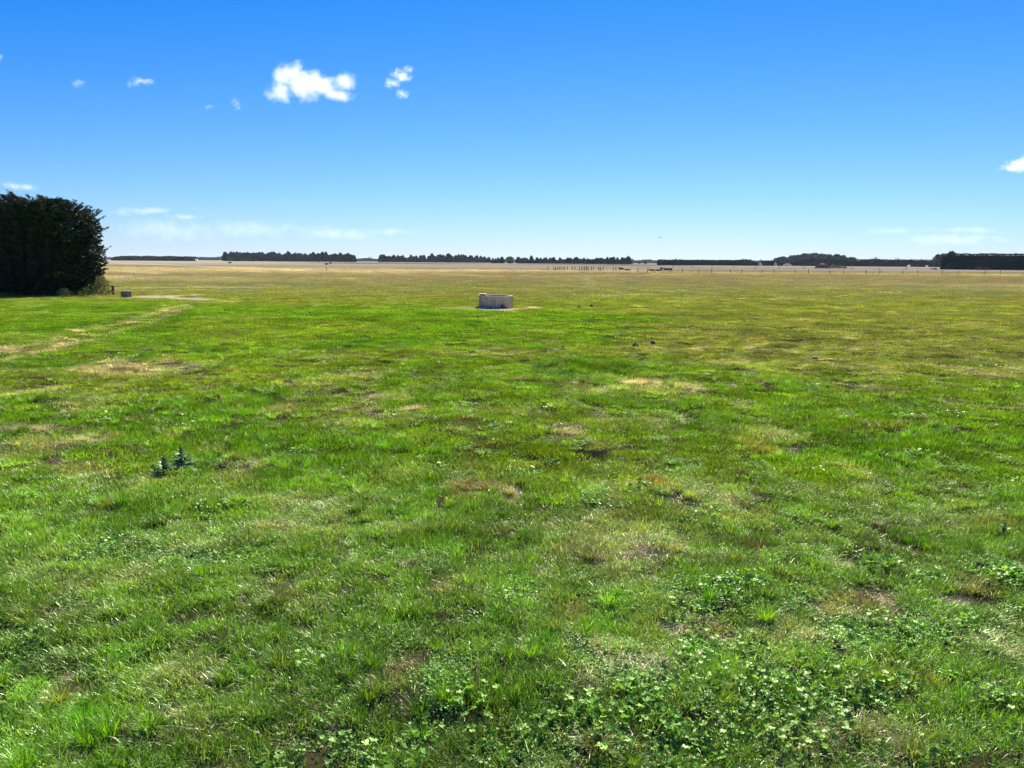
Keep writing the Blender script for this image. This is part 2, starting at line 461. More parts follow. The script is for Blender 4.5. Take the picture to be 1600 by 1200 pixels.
# ------------------------------------------------------------------ grass
def blade_patch(name, n, rad, lmin, lmax, w, seed, lean=(.15, .8), bend=(.3, 1.3), seg=3, tuft=False, flat=0.0):
    r = np.random.default_rng(seed)
    a = r.uniform(0, 2 * np.pi, n); q = rad * np.sqrt(r.uniform(0, 1, n)) * (0.35 if tuft else 1)
    if not tuft:
        q = rad * np.clip(np.abs(r.normal(0, .5, n)) ** .8, 0, 1.25)
    x0, y0 = np.cos(a) * q, np.sin(a) * q
    az = a + r.normal(0, .7, n) if tuft else r.uniform(0, 2 * np.pi, n)
    L = r.uniform(lmin, lmax, n) * (1 if tuft else 1)
    th0 = r.uniform(*lean, n); bd = r.uniform(*bend, n)
    if tuft: th0 = th0 * (0.3 + q / (rad * .35))
    lie = r.uniform(0, 1, n) < flat
    th0 = np.where(lie, 1.25, th0); bd = np.where(lie, .35, bd)
    W = w * r.uniform(.6, 1.25, n)
    dx, dy = np.cos(az), np.sin(az)
    tw = az + np.pi / 2 + r.normal(0, .5, n)
    sx, sy = np.cos(tw), np.sin(tw)
    ps = []; px, py, pz = x0.copy(), y0.copy(), np.full(n, -0.008)
    for k in range(seg + 1):
        t = k / seg
        ww = W * (1 - t ** 1.8) * .5 if k < seg else None
        if k < seg:
            ps.append(np.stack([px - sx * ww, py - sy * ww, pz], -1)); ps.append(np.stack([px + sx * ww, py + sy * ww, pz], -1))
        else:
            ps.append(np.stack([px, py, pz], -1))
        ang = th0 + bd * (t + .5 / seg) ** 1.3
        st = L / seg
        px = px + dx * np.sin(ang) * st; py = py + dy * np.sin(ang) * st; pz = pz + np.cos(ang) * st
    nv = 2 * seg + 1
    V = np.stack(ps, 1).reshape(-1, 3)
    base = np.arange(n)[:, None] * nv
    Q = np.concatenate([base + np.array([[2 * k, 2 * k + 1, 2 * k + 3, 2 * k + 2]]) for k in range(seg - 1)]) if seg > 1 else None
    T = base + np.array([[2 * seg - 2, 2 * seg - 1, 2 * seg]])
    V[:, 2] = np.maximum(V[:, 2], 0.001 * np.repeat(r.uniform(0, 6, n), nv) - .008)
    me = npmesh(name, V, [Q, T] if Q is not None else T, smooth=True)
    at_ = me.attributes.new('rnd', 'FLOAT', 'POINT')
    at_.data.foreach_set('value', np.repeat(r.uniform(0, 1, n), nv).astype(np.float32))
    return me

def mallow(name, n, rad, size, hmax, seed, lobes=5):
    """cluster of rounded, lobed, cupped leaves on thin stalks"""
    r = np.random.default_rng(seed)
    Vs, Fs, rn = [], [], []; off = 0
    for i in range(n):
        a = r.uniform(0, 2 * np.pi); q = rad * math.sqrt(r.uniform(0, 1))
        c = np.array([math.cos(a) * q, math.sin(a) * q, r.uniform(.25, 1) * hmax])
        s = size * r.uniform(.45, 1.15)
        m = 15
        ph = np.linspace(0.25, 2 * np.pi - .25, m)
        rad_ = s * (0.82 + .18 * np.abs(np.cos(ph * lobes / 2))) * (1 - .05 * r.normal(size=m))
        L = np.stack([np.cos(ph) * rad_, np.sin(ph) * rad_, .22 * s * np.cos(ph * lobes) + .12 * s], -1)
        L = np.concatenate([[[0, 0, -.12 * s]], L])
        rot = Matrix.Rotation(r.uniform(0, 6.28), 3, 'Z') @ Matrix.Rotation(r.normal(0, .45), 3, 'X') @ Matrix.Rotation(r.normal(0, .45), 3, 'Y') @ Matrix.Rotation(r.uniform(0, 6.28), 3, 'Z')
        L = L @ np.array(rot).T + c
        Vs.append(L); Fs.append(np.array([[off, off + 1 + k, off + 2 + k] for k in range(m - 1)])); rn += [r.uniform()] * (m + 1); off += m + 1
        # stalk
        b = np.array([c[0] * .55, c[1] * .55, -.01]); e = c + np.array([0, 0, -.1 * s]); d = np.array([.0016, .001, 0])
        Vs.append(np.array([b - d, b + d, e + d, e - d])); Fs.append(np.array([[off, off + 1, off + 2], [off, off + 2, off + 3]])); rn += [.2] * 4; off += 4
    me = npmesh(name, np.concatenate(Vs), np.concatenate(Fs), smooth=False)
    at_ = me.attributes.new('rnd', 'FLOAT', 'POINT'); at_.data.foreach_set('value', np.array(rn, np.float32))
    return me

def library(name, meshes, mat):
    c = bpy.data.collections.new(name)
    for i, me in enumerate(meshes):
        me.materials.append(mat)
        c.objects.link(bpy.data.objects.new('%s_%02d' % (name, i), me))
    return c
def scatter(name, lib, P, col, scale, label, cat, squash=None, seed=1):
    n = len(P); r = np.random.default_rng(seed)
    me = bpy.data.meshes.new(name)
    me.vertices.add(n); me.vertices.foreach_set('co', np.asarray(P, np.float32).ravel())
    def A(nm, typ, key, v):
        a = me.attributes.new(nm, typ, 'POINT'); a.data.foreach_set(key, np.asarray(v).ravel())
    A('gcol', 'FLOAT_VECTOR', 'vector', col.astype(np.float32))
    rot = np.stack([r.normal(0, .08, n), r.normal(0, .08, n), r.uniform(0, 6.283, n)], -1)
    A('rot', 'FLOAT_VECTOR', 'vector', rot.astype(np.float32))
    sc = np.stack([scale, scale, scale * (squash if squash is not None else 1)], -1)
    A('scl', 'FLOAT_VECTOR', 'vector', sc.astype(np.float32))
    A('pick', 'INT', 'value', r.integers(0, len(lib.objects), n).astype(np.int32))
    o = link(name, me)
    ng = bpy.data.node_groups.new(name, 'GeometryNodeTree')
    ng.interface.new_socket('Geometry', in_out='INPUT', socket_type='NodeSocketGeometry')
    ng.interface.new_socket('Geometry', in_out='OUTPUT', socket_type='NodeSocketGeometry')
    gi = ng.nodes.new('NodeGroupInput'); go = ng.nodes.new('NodeGroupOutput')
    ci = ng.nodes.new('GeometryNodeCollectionInfo'); ci.inputs['Collection'].default_value = lib
    ci.inputs['Separate Children'].default_value = True; ci.inputs['Reset Children'].default_value = True
    ip = ng.nodes.new('GeometryNodeInstanceOnPoints'); ip.inputs['Pick Instance'].default_value = True
    def NA(nm, t):
        a = ng.nodes.new('GeometryNodeInputNamedAttribute'); a.data_type = t; a.inputs['Name'].default_value = nm
        return a.outputs['Attribute']
    ng.links.new(gi.outputs[0], ip.inputs['Points']); ng.links.new(ci.outputs[0], ip.inputs['Instance'])
    ng.links.new(NA('pick', 'INT'), ip.inputs['Instance Index'])
    e2r = ng.nodes.new('FunctionNodeEulerToRotation'); ng.links.new(NA('rot', 'FLOAT_VECTOR'), e2r.inputs[0])
    ng.links.new(e2r.outputs[0], ip.inputs['Rotation'])
    ng.links.new(NA('scl', 'FLOAT_VECTOR'), ip.inputs['Scale'])
    ng.links.new(ip.outputs[0], go.inputs[0])
    md = o.modifiers.new('scatter', 'NODES'); md.node_group = ng
    tag(o, label, cat, None, 'stuff')
    return o

def wedge_points(d0, d1, spacing, seed, fade0=.15, fade1=.15, half=41):
    """random ground points between two depths, thinned towards both ends"""
    r = np.random.default_rng(seed)
    hw = math.tan(R(half))
    area = hw * (d1 ** 2 - d0 ** 2) + 3.2 * (d1 - d0)
    n = int(area / spacing ** 2)
    y = np.sqrt(r.uniform(d0 ** 2, d1 ** 2, n)); x = r.uniform(-1, 1, n) * (y * hw + 1.6)
    e0 = sst(d0, d0 * (1 + fade0), y) if fade0 else 1; e1 = 1 - sst(d1 * (1 - fade1), d1, y)
    k = r.uniform(0, 1, n) < e0 * e1
    return x[k], y[k], r
def grow(name, lib, d0, d1, spacing, seed, scale, label, tufts=False, f0=.15, f1=.15, jitter=.16):
    x, y, r = wedge_points(d0, d1, spacing, seed, f0, f1)
    f = fields(x, y)
    n = len(x)
    if tufts:
        p = .12 + .5 * f['lush'] + .45 * f['brown'] + .25 * sst(.5, .65, fbm(x, y, .8, 131))
        p = p * (1 - f['bare'] * .9) * (1 - f['pale'])
    else:
        p = 1 - .68 * f['bare'] - .93 * f['pale'] - .55 * f['weed'] * (y < 12) - .3 * f['track']
    # the trough and the block stand clear of the grass
    k = (r.uniform(0, 1, n) < p)
    for (ox, oy, orr) in CLEAR:
        k &= np.hypot(x - ox, y - oy) > orr
    x, y = x[k], y[k]; f = {q: v[k] for q, v in f.items()}; n = len(x)
    c = sward(x, y, f)
    t = sst(60, 100, y); c = c * (1 - t[..., None]) + far_field(x, y, c, f) * t[..., None]
    c = c * (.70 + .6 * vn(x, y, .33, 191))[..., None] * (.8 + .4 * vn(x, y, 1.3, 193))[..., None]
    c = c * np.exp(r.normal(0, jitter, (n, 1))) * np.exp(r.normal(0, .05, (n, 3)))
    hgt = (.42 + 1.15 * fbm(x, y, .55, 141) + .5 * f['lush'] - .3 * f['dry'] - .35 * f['olive'] - .4 * f['bare'] - .4 * f['pale'] - .3 * f['track'])
    hgt = np.clip(hgt, .3, 1.7) * r.uniform(.8, 1.2, n)
    z = relief(x, y) - .004
    s = scale * r.uniform(.8, 1.2, n)
    return scatter(name, lib, np.stack([x, y, z], -1), c, s, label, 'grass', squash=hgt, seed=seed)

TX, TY = g(774, 482.2)           # trough centre is a radius further
TD = TY + 0.95
TROUGH = ((774.5 - 800) / FPX * TD * 1.0, TD, 0)
TROUGH = (at(774.5, TD)[0], TD, 0)
BLOCK = (at(193, 55.5)[0], 55.5, 0)
CLEAR = [(TROUGH[0], TROUGH[1], 1.05), (BLOCK[0], BLOCK[1], .5)]

libA = library('lawn_clump', [blade_patch('lawn_clump', 230, .16, .035, .105, .0052, 100 + i, flat=.12) for i in range(7)], M_GRASS)
libT = library('tuft_clump', [blade_patch('tuft_clump', 140, .12, .07, .15, .0046, 200 + i, lean=(.1, .6), bend=(.5, 1.6), seg=4, tuft=True) for i in range(6)], M_GRASS)
libB = library('turf_clump', [blade_patch('turf_clump', 320, .34, .04, .085, .0085, 300 + i, seg=2, flat=.1) for i in range(6)], M_GRASS_FAR)
libC = library('far_clump', [blade_patch('far_clump', 240, .52, .045, .085, .017, 400 + i, seg=2) for i in range(5)], M_GRASS_FAR)
libD = library('farther_clump', [blade_patch('farther_clump', 360, 2.6, .05, .10, .06, 500 + i, seg=1) for i in range(4)], M_GRASS_FAR)
grow('near_grass', libA, 2.3, 10.5, .116, 1, 1.0, 'short green grass with fine blades covering the nearest ground', f0=0, f1=.3)
grow('tussock_grass', libT, 2.3, 26, .21, 2, 1.0, 'longer darker tufts of grass scattered through the near paddock', tufts=True, f0=0, f1=.4, jitter=.26)
grow('middle_grass', libB, 7.5, 30, .22, 3, 1.0, 'even green turf between the foreground and the round trough', f0=.35, f1=.3, jitter=.26)
grow('trough_paddock_grass', libC, 22, 66, .34, 4, 1.0, 'thin olive green grass around and beyond the round trough', f0=.3, f1=.25, jitter=.22)
grow('far_paddock_grass', libD, 50, 300, 1.9, 5, 1.0, 'parched olive and straw grass in the far paddock', f0=.25, f1=.3, jitter=.22)

# broadleaf weeds
libM = library('mallow', [mallow('mallow', 20, .15, .0245, .095, 600 + i) for i in range(5)], M_WEED)
libK = library('clover', [mallow('clover', 90, .13, .010, .035, 700 + i, lobes=3) for i in range(4)], M_WEED)
x, y, r = wedge_points(2.3, 16, .105, 8, 0, .3)
f = fields(x, y); k = r.uniform(0, 1, len(x)) < np.clip(f['weed'] ** 1.2 * (.28 + .72 * sst(.4, .65, fbm(x, y, .35, 171))) * (1 - .75 * sst(4.8, 7.5, y)) * (1 - .6 * (1 - sst(-1.2, .6, x))) + .004, 0, 1) * (1 - .6 * f['bare'])
x, y = x[k], y[k]; n = len(x)
c = np.ones((n, 3)) * np.array((0.14, 0.30, 0.036)) * np.exp(r.normal(0, .25, (n, 1)))
scatter('mallow_weeds', libM, np.stack([x, y, relief(x, y)], -1), c, r.uniform(.55, 1.25, n), 'patches of round lobed bright green weed leaves in the near grass', 'weeds', seed=8)
x, y, r = wedge_points(2.3, 13, .10, 9, 0, .3)
f = fields(x, y); k = r.uniform(0, 1, len(x)) < np.clip(f['weed'] * .6 + .02 + .12 * sst(.55, .7, fbm(x, y, .6, 151)), 0, 1) * (1 - .5 * f['bare'])
x, y = x[k], y[k]; n = len(x)
c = np.ones((n, 3)) * np.array((0.13, 0.30, 0.045)) * np.exp(r.normal(0, .25, (n, 1)))
scatter('clover_mat', libK, np.stack([x, y, relief(x, y)], -1), c, r.uniform(.7, 1.3, n), 'low mats of tiny clover leaves between the grass blades', 'clover', seed=9)
# dead straw litter on the bare patches
def straw_color(nt):
    r_ = N(nt, 'ShaderNodeAttribute', attribute_type='GEOMETRY', attribute_name='rnd')
    return ramp(nt, r_.outputs['Fac'], [(0, (.20, .14, .07)), (.5, (.42, .34, .18)), (1, (.62, .54, .34))])
M_STRAW = leaf_material('straw', straw_color, transl=.2, gloss=.06, rough=.5)
libS = library('straw_litter', [blade_patch('straw_litter', 130, .2, .03, .09, .0030, 800 + i, lean=(1.1, 1.5), bend=(0, .3), seg=2) for i in range(4)], M_STRAW)
x, y, r = wedge_points(2.3, 30, .16, 10, 0, .3)
f = fields(x, y); k = r.uniform(0, 1, len(x)) < np.clip(f['bare'] * .9 + f['dry'] * .45 + .10, 0, 1)
x, y = x[k], y[k]; n = len(x)
scatter('straw_litter', libS, np.stack([x, y, relief(x, y)], -1), np.ones((n, 3)) * .3, r.uniform(.7, 1.3, n) * np.where(y > 12, 1.6, 1), 'dead straw coloured grass lying over bare and parched spots', 'dead grass', seed=10)

# ------------------------------------------------------------------ foliage shells for trees and hedges
def noise_mat(name, c0, c1, scale, rough=.8, transl=0.0, bump=0.0):
    m, nt, out = new_mat(name)
    tc = N(nt, 'ShaderNodeTexCoord')
    n = N(nt, 'ShaderNodeTexNoise', Scale=scale, Detail=5, Roughness=.6)
    nt.links.new(tc.outputs['Object'], n.inputs['Vector'])
    c = ramp(nt, n.outputs['Fac'], [(.3, c0), (.7, c1)])
    d = N(nt, 'ShaderNodeBsdfPrincipled', Roughness=rough)
    d.inputs['Specular IOR Level'].default_value = .25
    nt.links.new(c, d.inputs['Base Color'])
    if bump:
        b = N(nt, 'ShaderNodeBump', Strength=.6, Distance=bump)
        nt.links.new(n.outputs['Fac'], b.inputs['Height']); nt.links.new(b.outputs[0], d.inputs['Normal'])
    s = d.outputs[0]
    if transl:
        t = N(nt, 'ShaderNodeBsdfTranslucent'); nt.links.new(c, t.inputs['Color'])
        mx = N(nt, 'ShaderNodeMixShader'); mx.inputs[0].default_value = transl
        nt.links.new(s, mx.inputs[1]); nt.links.new(t.outputs[0], mx.inputs[2]); s = mx.outputs[0]
    nt.links.new(s, out.inputs['Surface'])
    return m
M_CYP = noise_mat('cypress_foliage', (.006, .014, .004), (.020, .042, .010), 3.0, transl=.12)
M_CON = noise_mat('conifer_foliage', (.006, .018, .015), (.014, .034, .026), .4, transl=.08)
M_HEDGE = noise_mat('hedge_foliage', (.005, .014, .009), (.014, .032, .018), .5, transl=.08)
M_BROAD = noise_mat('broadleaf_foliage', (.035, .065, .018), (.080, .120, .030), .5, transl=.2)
M_WOOD = noise_mat('distant_wood', (.020, .040, .024), (.045, .075, .040), .05, transl=.1)
M_BARK = noise_mat('bark', (.05, .04, .03), (.12, .095, .07), 6, bump=.02)
M_POST = noise_mat('weathered_post', (.05, .04, .028), (.11, .09, .065), 5, bump=.01)
M_WIRE = noise_mat('fence_wire', (.22, .22, .22), (.30, .30, .30), 5, rough=.5)
M_SCRUB = noise_mat('scrub_foliage', (.10, .11, .03), (.22, .20, .07), 2.0, transl=.3)

def tri_leaves(P, D, size, r, aspect=.45):
    """one leaf-sized triangle per point P, pointing along D"""
    n = len(P)
    D = D / np.maximum(np.linalg.norm(D, axis=1, keepdims=True), 1e-6)
    U = r.normal(size=(n, 3)); S = np.cross(D, U); S /= np.maximum(np.linalg.norm(S, axis=1, keepdims=True), 1e-6)
    s = size * r.uniform(.6, 1.4, (n, 1)) if np.isscalar(size) else size[:, None] * r.uniform(.6, 1.4, (n, 1))
    A = P - S * s * aspect; B = P + S * s * aspect; C = P + D * s
    V = np.stack([A, B, C], 1).reshape(-1, 3)
    F = np.arange(3 * n).reshape(n, 3)
    return V, F
def merge(parts):
    Vs, Fs, off = [], [], 0
    for V, F in parts:
        Vs.append(V); Fs.append(F + off); off += len(V)
    return np.concatenate(Vs), [f for f in Fs]
def tube(pts, rad, sides=6):
    pts = np.array(pts, float); n = len(pts); V = []
    for i in range(n):
        t = pts[min(i + 1, n - 1)] - pts[max(i - 1, 0)]; t /= np.linalg.norm(t) + 1e-9
        u = np.cross(t, [0.3, 0.9, 0.2]); u /= np.linalg.norm(u) + 1e-9; v = np.cross(t, u)
        for k in range(sides):
            a = 2 * math.pi * k / sides
            V.append(pts[i] + rad[i] * (math.cos(a) * u + math.sin(a) * v))
    F = [[i * sides + k, i * sides + (k + 1) % sides, (i + 1) * sides + (k + 1) % sides, (i + 1) * sides + k] for i in range(n - 1) for k in range(sides)]
    V.append(pts[-1]); c = len(V) - 1
    T = [[(n - 1) * sides + k, (n - 1) * sides + (k + 1) % sides, c, c] for k in range(sides)]
    return np.array(V), np.array(F)

# ------------------------------------------------------------------ near macrocarpa cypresses on the left
def cypress(loc, prof, seed, label, nb=520, depth=3.2):
    """prof: list of (height, left reach, right reach) in metres, seen from the front"""
    r = np.random.default_rng(seed)
    root = empty('cypress_tree', loc)
    tag(root, label, 'tree', 'macrocarpa cypresses at the paddock edge')
    hs_, lw, rw = (np.array(q) for q in zip(*prof))
    top = hs_[-1]
    trunk = []
    Vt, Ft = [], []; off = 0
    for s in range(3):
        bx = r.uniform(-1.6, 1.6); by = r.uniform(-.8, .8)
        pts = [(bx, by, -.1), (bx + .1, by, .8), (bx * 1.2, by, 2.4), (bx * 1.3, by + .1, top * .82)]
        V, F = tube(pts, [.30, .24, .17, .05], 8); Vt.append((V, F))
    limbs_V, limbs_F, lo = [], [], 0
    LP, LD, LS = [], [], []
    for b in range(nb):
        z = top * (r.uniform(0.03, 1.0) ** .85)
        if b % 5 == 0: z = top * r.uniform(.8, 1.0)
        a = r.uniform(0, 2 * math.pi)
        reach_x = np.interp(z, hs_, rw if math.cos(a) > 0 else lw)
        reach = 1 / math.sqrt((math.cos(a) / reach_x) ** 2 + (math.sin(a) / (depth * min(1, reach_x / 2.5 + .3))) ** 2)
        reach *= r.uniform(.74, 1.0)
        L = reach * .75
        start = np.array([math.cos(a) * reach * .25, math.sin(a) * reach * .25, z - L * .22])
        rise = r.uniform(.05, .4) if z < top * .75 else r.uniform(.2, .75)
        m = 9; t = np.linspace(0, 1, m)
        wig = r.normal(0, .1, 2)
        px = start[0] + math.cos(a + wig[0]) * L * t; py = start[1] + math.sin(a + wig[0]) * L * t
        pz = start[2] + L * (.22 * t + rise * (t ** 2) * .45) - .05 * L * np.sin(t * 3.1)
        pz = np.maximum(pz, .15)
        pts = np.stack([px, py, pz], -1)
        V, F = tube(pts, np.linspace(.045, .008, m), 4); limbs_V.append(V); limbs_F.append(F + lo); lo += len(V)
        # sprays: side twigs with scale-leaf sprigs
        ns = 46
        tt = r.uniform(.12, 1, ns) ** .8
        base = np.stack([np.interp(tt, t, pts[:, k]) for k in range(3)], -1)
        side = r.uniform(-1, 1, ns); tl = (.65 - .45 * tt) * r.uniform(.5, 1.1, ns)
        dirv = np.array([math.cos(a), math.sin(a), .25]); per = np.array([-math.sin(a), math.cos(a), 0])
        d = dirv[None] * r.uniform(.5, 1, (ns, 1)) + per[None] * side[:, None] * 1.1 + np.stack([np.zeros(ns), np.zeros(ns), r.uniform(-.1, .45, ns)], -1)
        d /= np.linalg.norm(d, axis=1, keepdims=True)
        for q in range(6):
            u = (q + r.uniform(0, 1, ns)) / 6
            P = base + d * (tl * u)[:, None] + r.normal(0, .025, (ns, 3))
            LP.append(P); LD.append(d + r.normal(0, .55, (ns, 3))); LS.append(np.full(ns, .10) * (1.15 - .4 * u))
    # inner mass
    ni = 26000
    z = top * r.uniform(0, .93, ni); a = r.uniform(0, 2 * np.pi, ni)
    rx = np.where(np.cos(a) > 0, np.interp(z, hs_, rw), np.interp(z, hs_, lw))
    q = np.sqrt(r.uniform(0, 1, ni)) * .90
    P = np.stack([np.cos(a) * rx * q, np.sin(a) * depth * np.minimum(1, rx / 2.5 + .3) * q, z + .0], -1)
    keep = vn(P[:, 0] * 1.0 + P[:, 1] * .4, P[:, 2] * 1.6, .55, seed) > .22
    P = P[keep]
    LP.append(P); LD.append(r.normal(size=(len(P), 3)) * [1, 1, .4]); LS.append(np.full(len(P), .26))
    V, F = tri_leaves(np.concatenate(LP), np.concatenate(LD), np.concatenate(LS), r, .3)
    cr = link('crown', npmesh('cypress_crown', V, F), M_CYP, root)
    for V, F in Vt: link('trunk', npmesh('cypress_trunk', V, F, True), M_BARK, root)
    link('branches', npmesh('cypress_branches', np.concatenate(limbs_V), np.concatenate(limbs_F), True), M_BARK, root)
    return root

CD = 58.5
def ch(py): return up(80, py, CD)          # height at photo row
def cw(px, c): return (px - c) / FPX * CD
c0 = 78
prof = [(0.0, 4.2, cw(150, c0)), (ch(445), 4.3, cw(155, c0)), (ch(425), 4.4, cw(163, c0)), (ch(395), 4.4, cw(168, c0)), (ch(370), 4.3, cw(162, c0)),
        (ch(356), 4.2, cw(168, c0)), (ch(343), 4.0, cw(160, c0)), (ch(334), 3.7, cw(146, c0)), (ch(325), 3.4, cw(122, c0)), (ch(318), 2.9, cw(102, c0)), (ch(313), 2.2, cw(88, c0))]
cypress(at(c0, CD) + (0,), prof, 5, 'dark ragged cypress at the left edge, nearest the small post and block')
c1 = -50
prof2 = [(0.0, 4.2, 4.4), (2, 4.4, 4.6), (4, 4.4, 4.6), (5.4, 4.2, 4.4), (6.2, 3.8, 4.2), (6.6, 3.2, 4.1), (ch(314), 2.6, 3.2)]
cypress(at(c1, CD + 1.5) + (0,), prof2, 6, 'dark cypress cut off by the left edge of the photo, behind the other', nb=330)

# scrubby weeds at the cypress foot
def bush(name, loc, w, h, d, n, leaf, mat, seed, label, cat='bush', group=None, up_=.6):
    r = np.random.default_rng(seed)
    a = r.uniform(0, 2 * np.pi, n); q = r.uniform(0, 1, n) ** .45; e = r.uniform(0, 1, n)
    z = h * e; rr = np.sqrt(np.clip(1 - (e * .95) ** 2.2, 0.02, 1)) * q
    P = np.stack([np.cos(a) * w / 2 * rr, np.sin(a) * d / 2 * rr, z], -1)
    P *= (1 + .35 * (vn(a * 3, e * 6, 1, seed) - .5))[:, None]
    D = P * [1, 1, .3] + r.normal(0, .6, (n, 3)) * max(w, h) * .4 + [0, 0, up_ * h]
    V, F = tri_leaves(P, D, leaf, r, .35)
    root = empty(name, loc)
    link('foliage', npmesh(name, V, F), mat, root)
    Vs, Fs, off = [], [], 0
    for i in range(5):
        b = r.uniform(0, 6.28)
        v_, f_ = tube([(0, 0, -.05), (math.cos(b) * w * .12, math.sin(b) * d * .12, h * .4), (math.cos(b) * w * .25, math.sin(b) * d * .25, h * .8)], [.02 * h, .015 * h, .005 * h], 4)
        Vs.append(v_); Fs.append(f_ + off); off += len(v_)
    link('stem', npmesh(name + '_stem', np.concatenate(Vs), np.concatenate(Fs)), M_BARK, root)
    return tag(root, label, cat, group)
bush('bush', at(156, 57.5) + (0,), 1.3, 1.25, 1.2, 1100, .10, M_SCRUB, 21, 'yellowish scrubby bush under the cypress beside the short post')
bush('bush', at(95, 54.2) + (0,), 1.3, .55, .6, 420, .09, M_BROAD, 22, 'low leafy weed clump in front of the cypress foot', 'weeds')
bush('bush', at(131, 55.0) + (0,), 1.2, .6, .6, 380, .09, M_BROAD, 23, 'green weed clump under the cypress next to the yellowish bush', 'weeds')

# ------------------------------------------------------------------ short post and rail, concrete block
def post_mesh(h, r_, seed=0, sides=9):
    rr = np.random.default_rng(seed)
    rings = [0, .02, h * .5, h - .03, h]
    rads = [r_, r_ * 1.0, r_ * .97, r_ * .95, r_ * .8]
    V = []
    for z, q in zip(rings, rads):
        for k in range(sides):
            a = 2 * math.pi * k / sides
            V.append((math.cos(a) * q * rr.uniform(.93, 1.05), math.sin(a) * q, z - (.1 if z == 0 else 0)))
    F = [[i * sides + k, i * sides + (k + 1) % sides, (i + 1) * sides + (k + 1) % sides, (i + 1) * sides + k] for i in range(len(rings) - 1) for k in range(sides)]
    V.append((0, 0, h + .005)); c = len(V) - 1
    T = np.array([[(len(rings) - 1) * sides + k, (len(rings) - 1) * sides + (k + 1) % sides, c] for k in range(sides)])
    return npmesh('post', np.array(V), [np.array(F), T], True)
p = empty('corner_post', at(173, 58.0) + (0,))
tag(p, 'short dark wooden post with a stay at the right edge of the cypress', 'post')
link('post', post_mesh(.72, .10, 1), M_POST, p)
V, F = tube([(-.75, .05, .02), (-.05, 0, .38)], [.05, .045], 7)
link('stay', npmesh('stay', V, F, True), M_POST, p)
V, F = tube([(.07, 0, .62), (.45, .1, .60)], [.02, .018], 6)
link('rail', npmesh('rail', V, F, True), M_POST, p)

def conc_mat(name, base, dark, streak=True):
    m, nt, out = new_mat(name)
    tc = N(nt, 'ShaderNodeTexCoord')
    n1 = N(nt, 'ShaderNodeTexNoise', Scale=3, Detail=6, Roughness=.65); nt.links.new(tc.outputs['Object'], n1.inputs['Vector'])
    mp = N(nt, 'ShaderNodeMapping'); mp.inputs['Scale'].default_value = (9, 9, .7); nt.links.new(tc.outputs['Object'], mp.inputs['Vector'])
    n2 = N(nt, 'ShaderNodeTexNoise', Scale=1.4, Detail=4, Roughness=.6); nt.links.new(mp.outputs[0], n2.inputs['Vector'])
    c = ramp(nt, mathn(nt, 'ADD', mathn(nt, 'MULTIPLY', n1.outputs['Fac'], .5), mathn(nt, 'MULTIPLY', n2.outputs['Fac'], .5)), [(.34, dark), (.62, base)])
    b = N(nt, 'ShaderNodeBsdfPrincipled', Roughness=.76); nt.links.new(c, b.inputs['Base Color'])
    bp = N(nt, 'ShaderNodeBump', Strength=.4, Distance=.01); nt.links.new(n1.outputs['Fac'], bp.inputs['Height']); nt.links.new(bp.outputs[0], b.inputs['Normal'])
    nt.links.new(b.outputs[0], out.inputs['Surface'])
    return m
M_CONC = conc_mat('trough_concrete', (.42, .385, .30), (.16, .148, .12))
M_PLAST = conc_mat('pale_lid', (.66, .64, .60), (.50, .48, .44))
M_DARKC = conc_mat('dark_concrete', (.16, .14, .12), (.07, .06, .05))
m, nt, out = new_mat('trough_water')
b = N(nt, 'ShaderNodeBsdfPrincipled', Roughness=.05); b.inputs['Base Color'].default_value = (.02, .035, .03, 1)
nn = N(nt, 'ShaderNodeTexNoise', Scale=9); bp = N(nt, 'ShaderNodeBump', Strength=.15, Distance=.01)
nt.links.new(nn.outputs[0], bp.inputs['Height']); nt.links.new(bp.outputs[0], b.inputs['Normal']); nt.links.new(b.outputs[0], out.inputs['Surface'])
M_WATER = m

def lathe(profile, sides=64, sy=1.0):
    V = [(q * math.cos(2 * math.pi * k / sides), q * sy * math.sin(2 * math.pi * k / sides), z) for q, z in profile for k in range(sides)]
    F = [[i * sides + k, i * sides + (k + 1) % sides, (i + 1) * sides + (k + 1) % sides, (i + 1) * sides + k] for i in range(len(profile) - 1) for k in range(sides)]
    return np.array(V), np.array(F)
def box(cx, cy, cz, sx, sy, sz, bev=.0, name='box'):
    bm = bmesh.new(); bmesh.ops.create_cube(bm, size=1)
    bmesh.ops.scale(bm, vec=(sx, sy, sz), verts=bm.verts); bmesh.ops.translate(bm, vec=(cx, cy, cz), verts=bm.verts)
    if bev: bmesh.ops.bevel(bm, geom=bm.edges[:], offset=bev, segments=2, affect='EDGES', profile=.7)
    me = bpy.data.meshes.new(name); bm.to_mesh(me); bm.free(); return me
tr = empty('water_trough', TROUGH)
tag(tr, 'round pale concrete water trough with a float box, in the middle of the paddock', 'water trough')
RT = 52 / FPX * TD / 2; HT = .71
V, F = lathe([(RT * .96, -.05), (RT * .985, .10), (RT, .25), (RT, HT - .055), (RT + .025, HT - .05), (RT + .025, HT - .008), (RT + .012, HT), (RT - .085, HT), (RT - .095, HT - .01), (RT - .11, .2), (0.0, .2)])
link('basin', npmesh('basin', V, F, False), M_CONC, tr)
V, F = lathe([(RT - .097, HT - .13), (0.0, HT - .13)])
wt = npmesh('water', V, F); link('water', wt, M_WATER, tr)
fb = link('float_box', box(-RT + .26, -.42, HT + .065, .42, .36, .125, .02, 'float_box'), M_PLAST, tr)
link('opening_shade', box(-RT + .22, -.605, HT + .062, .27, .012, .075, .003, 'opening_shade'), M_DARKC, fb)  # solid dark slab on the box front, painted shade of an opening
V, F = tube([(RT + .04, -.2, .0), (RT + .045, -.2, .35), (RT + .04, -.2, HT - .06)], [.018] * 3, 6)
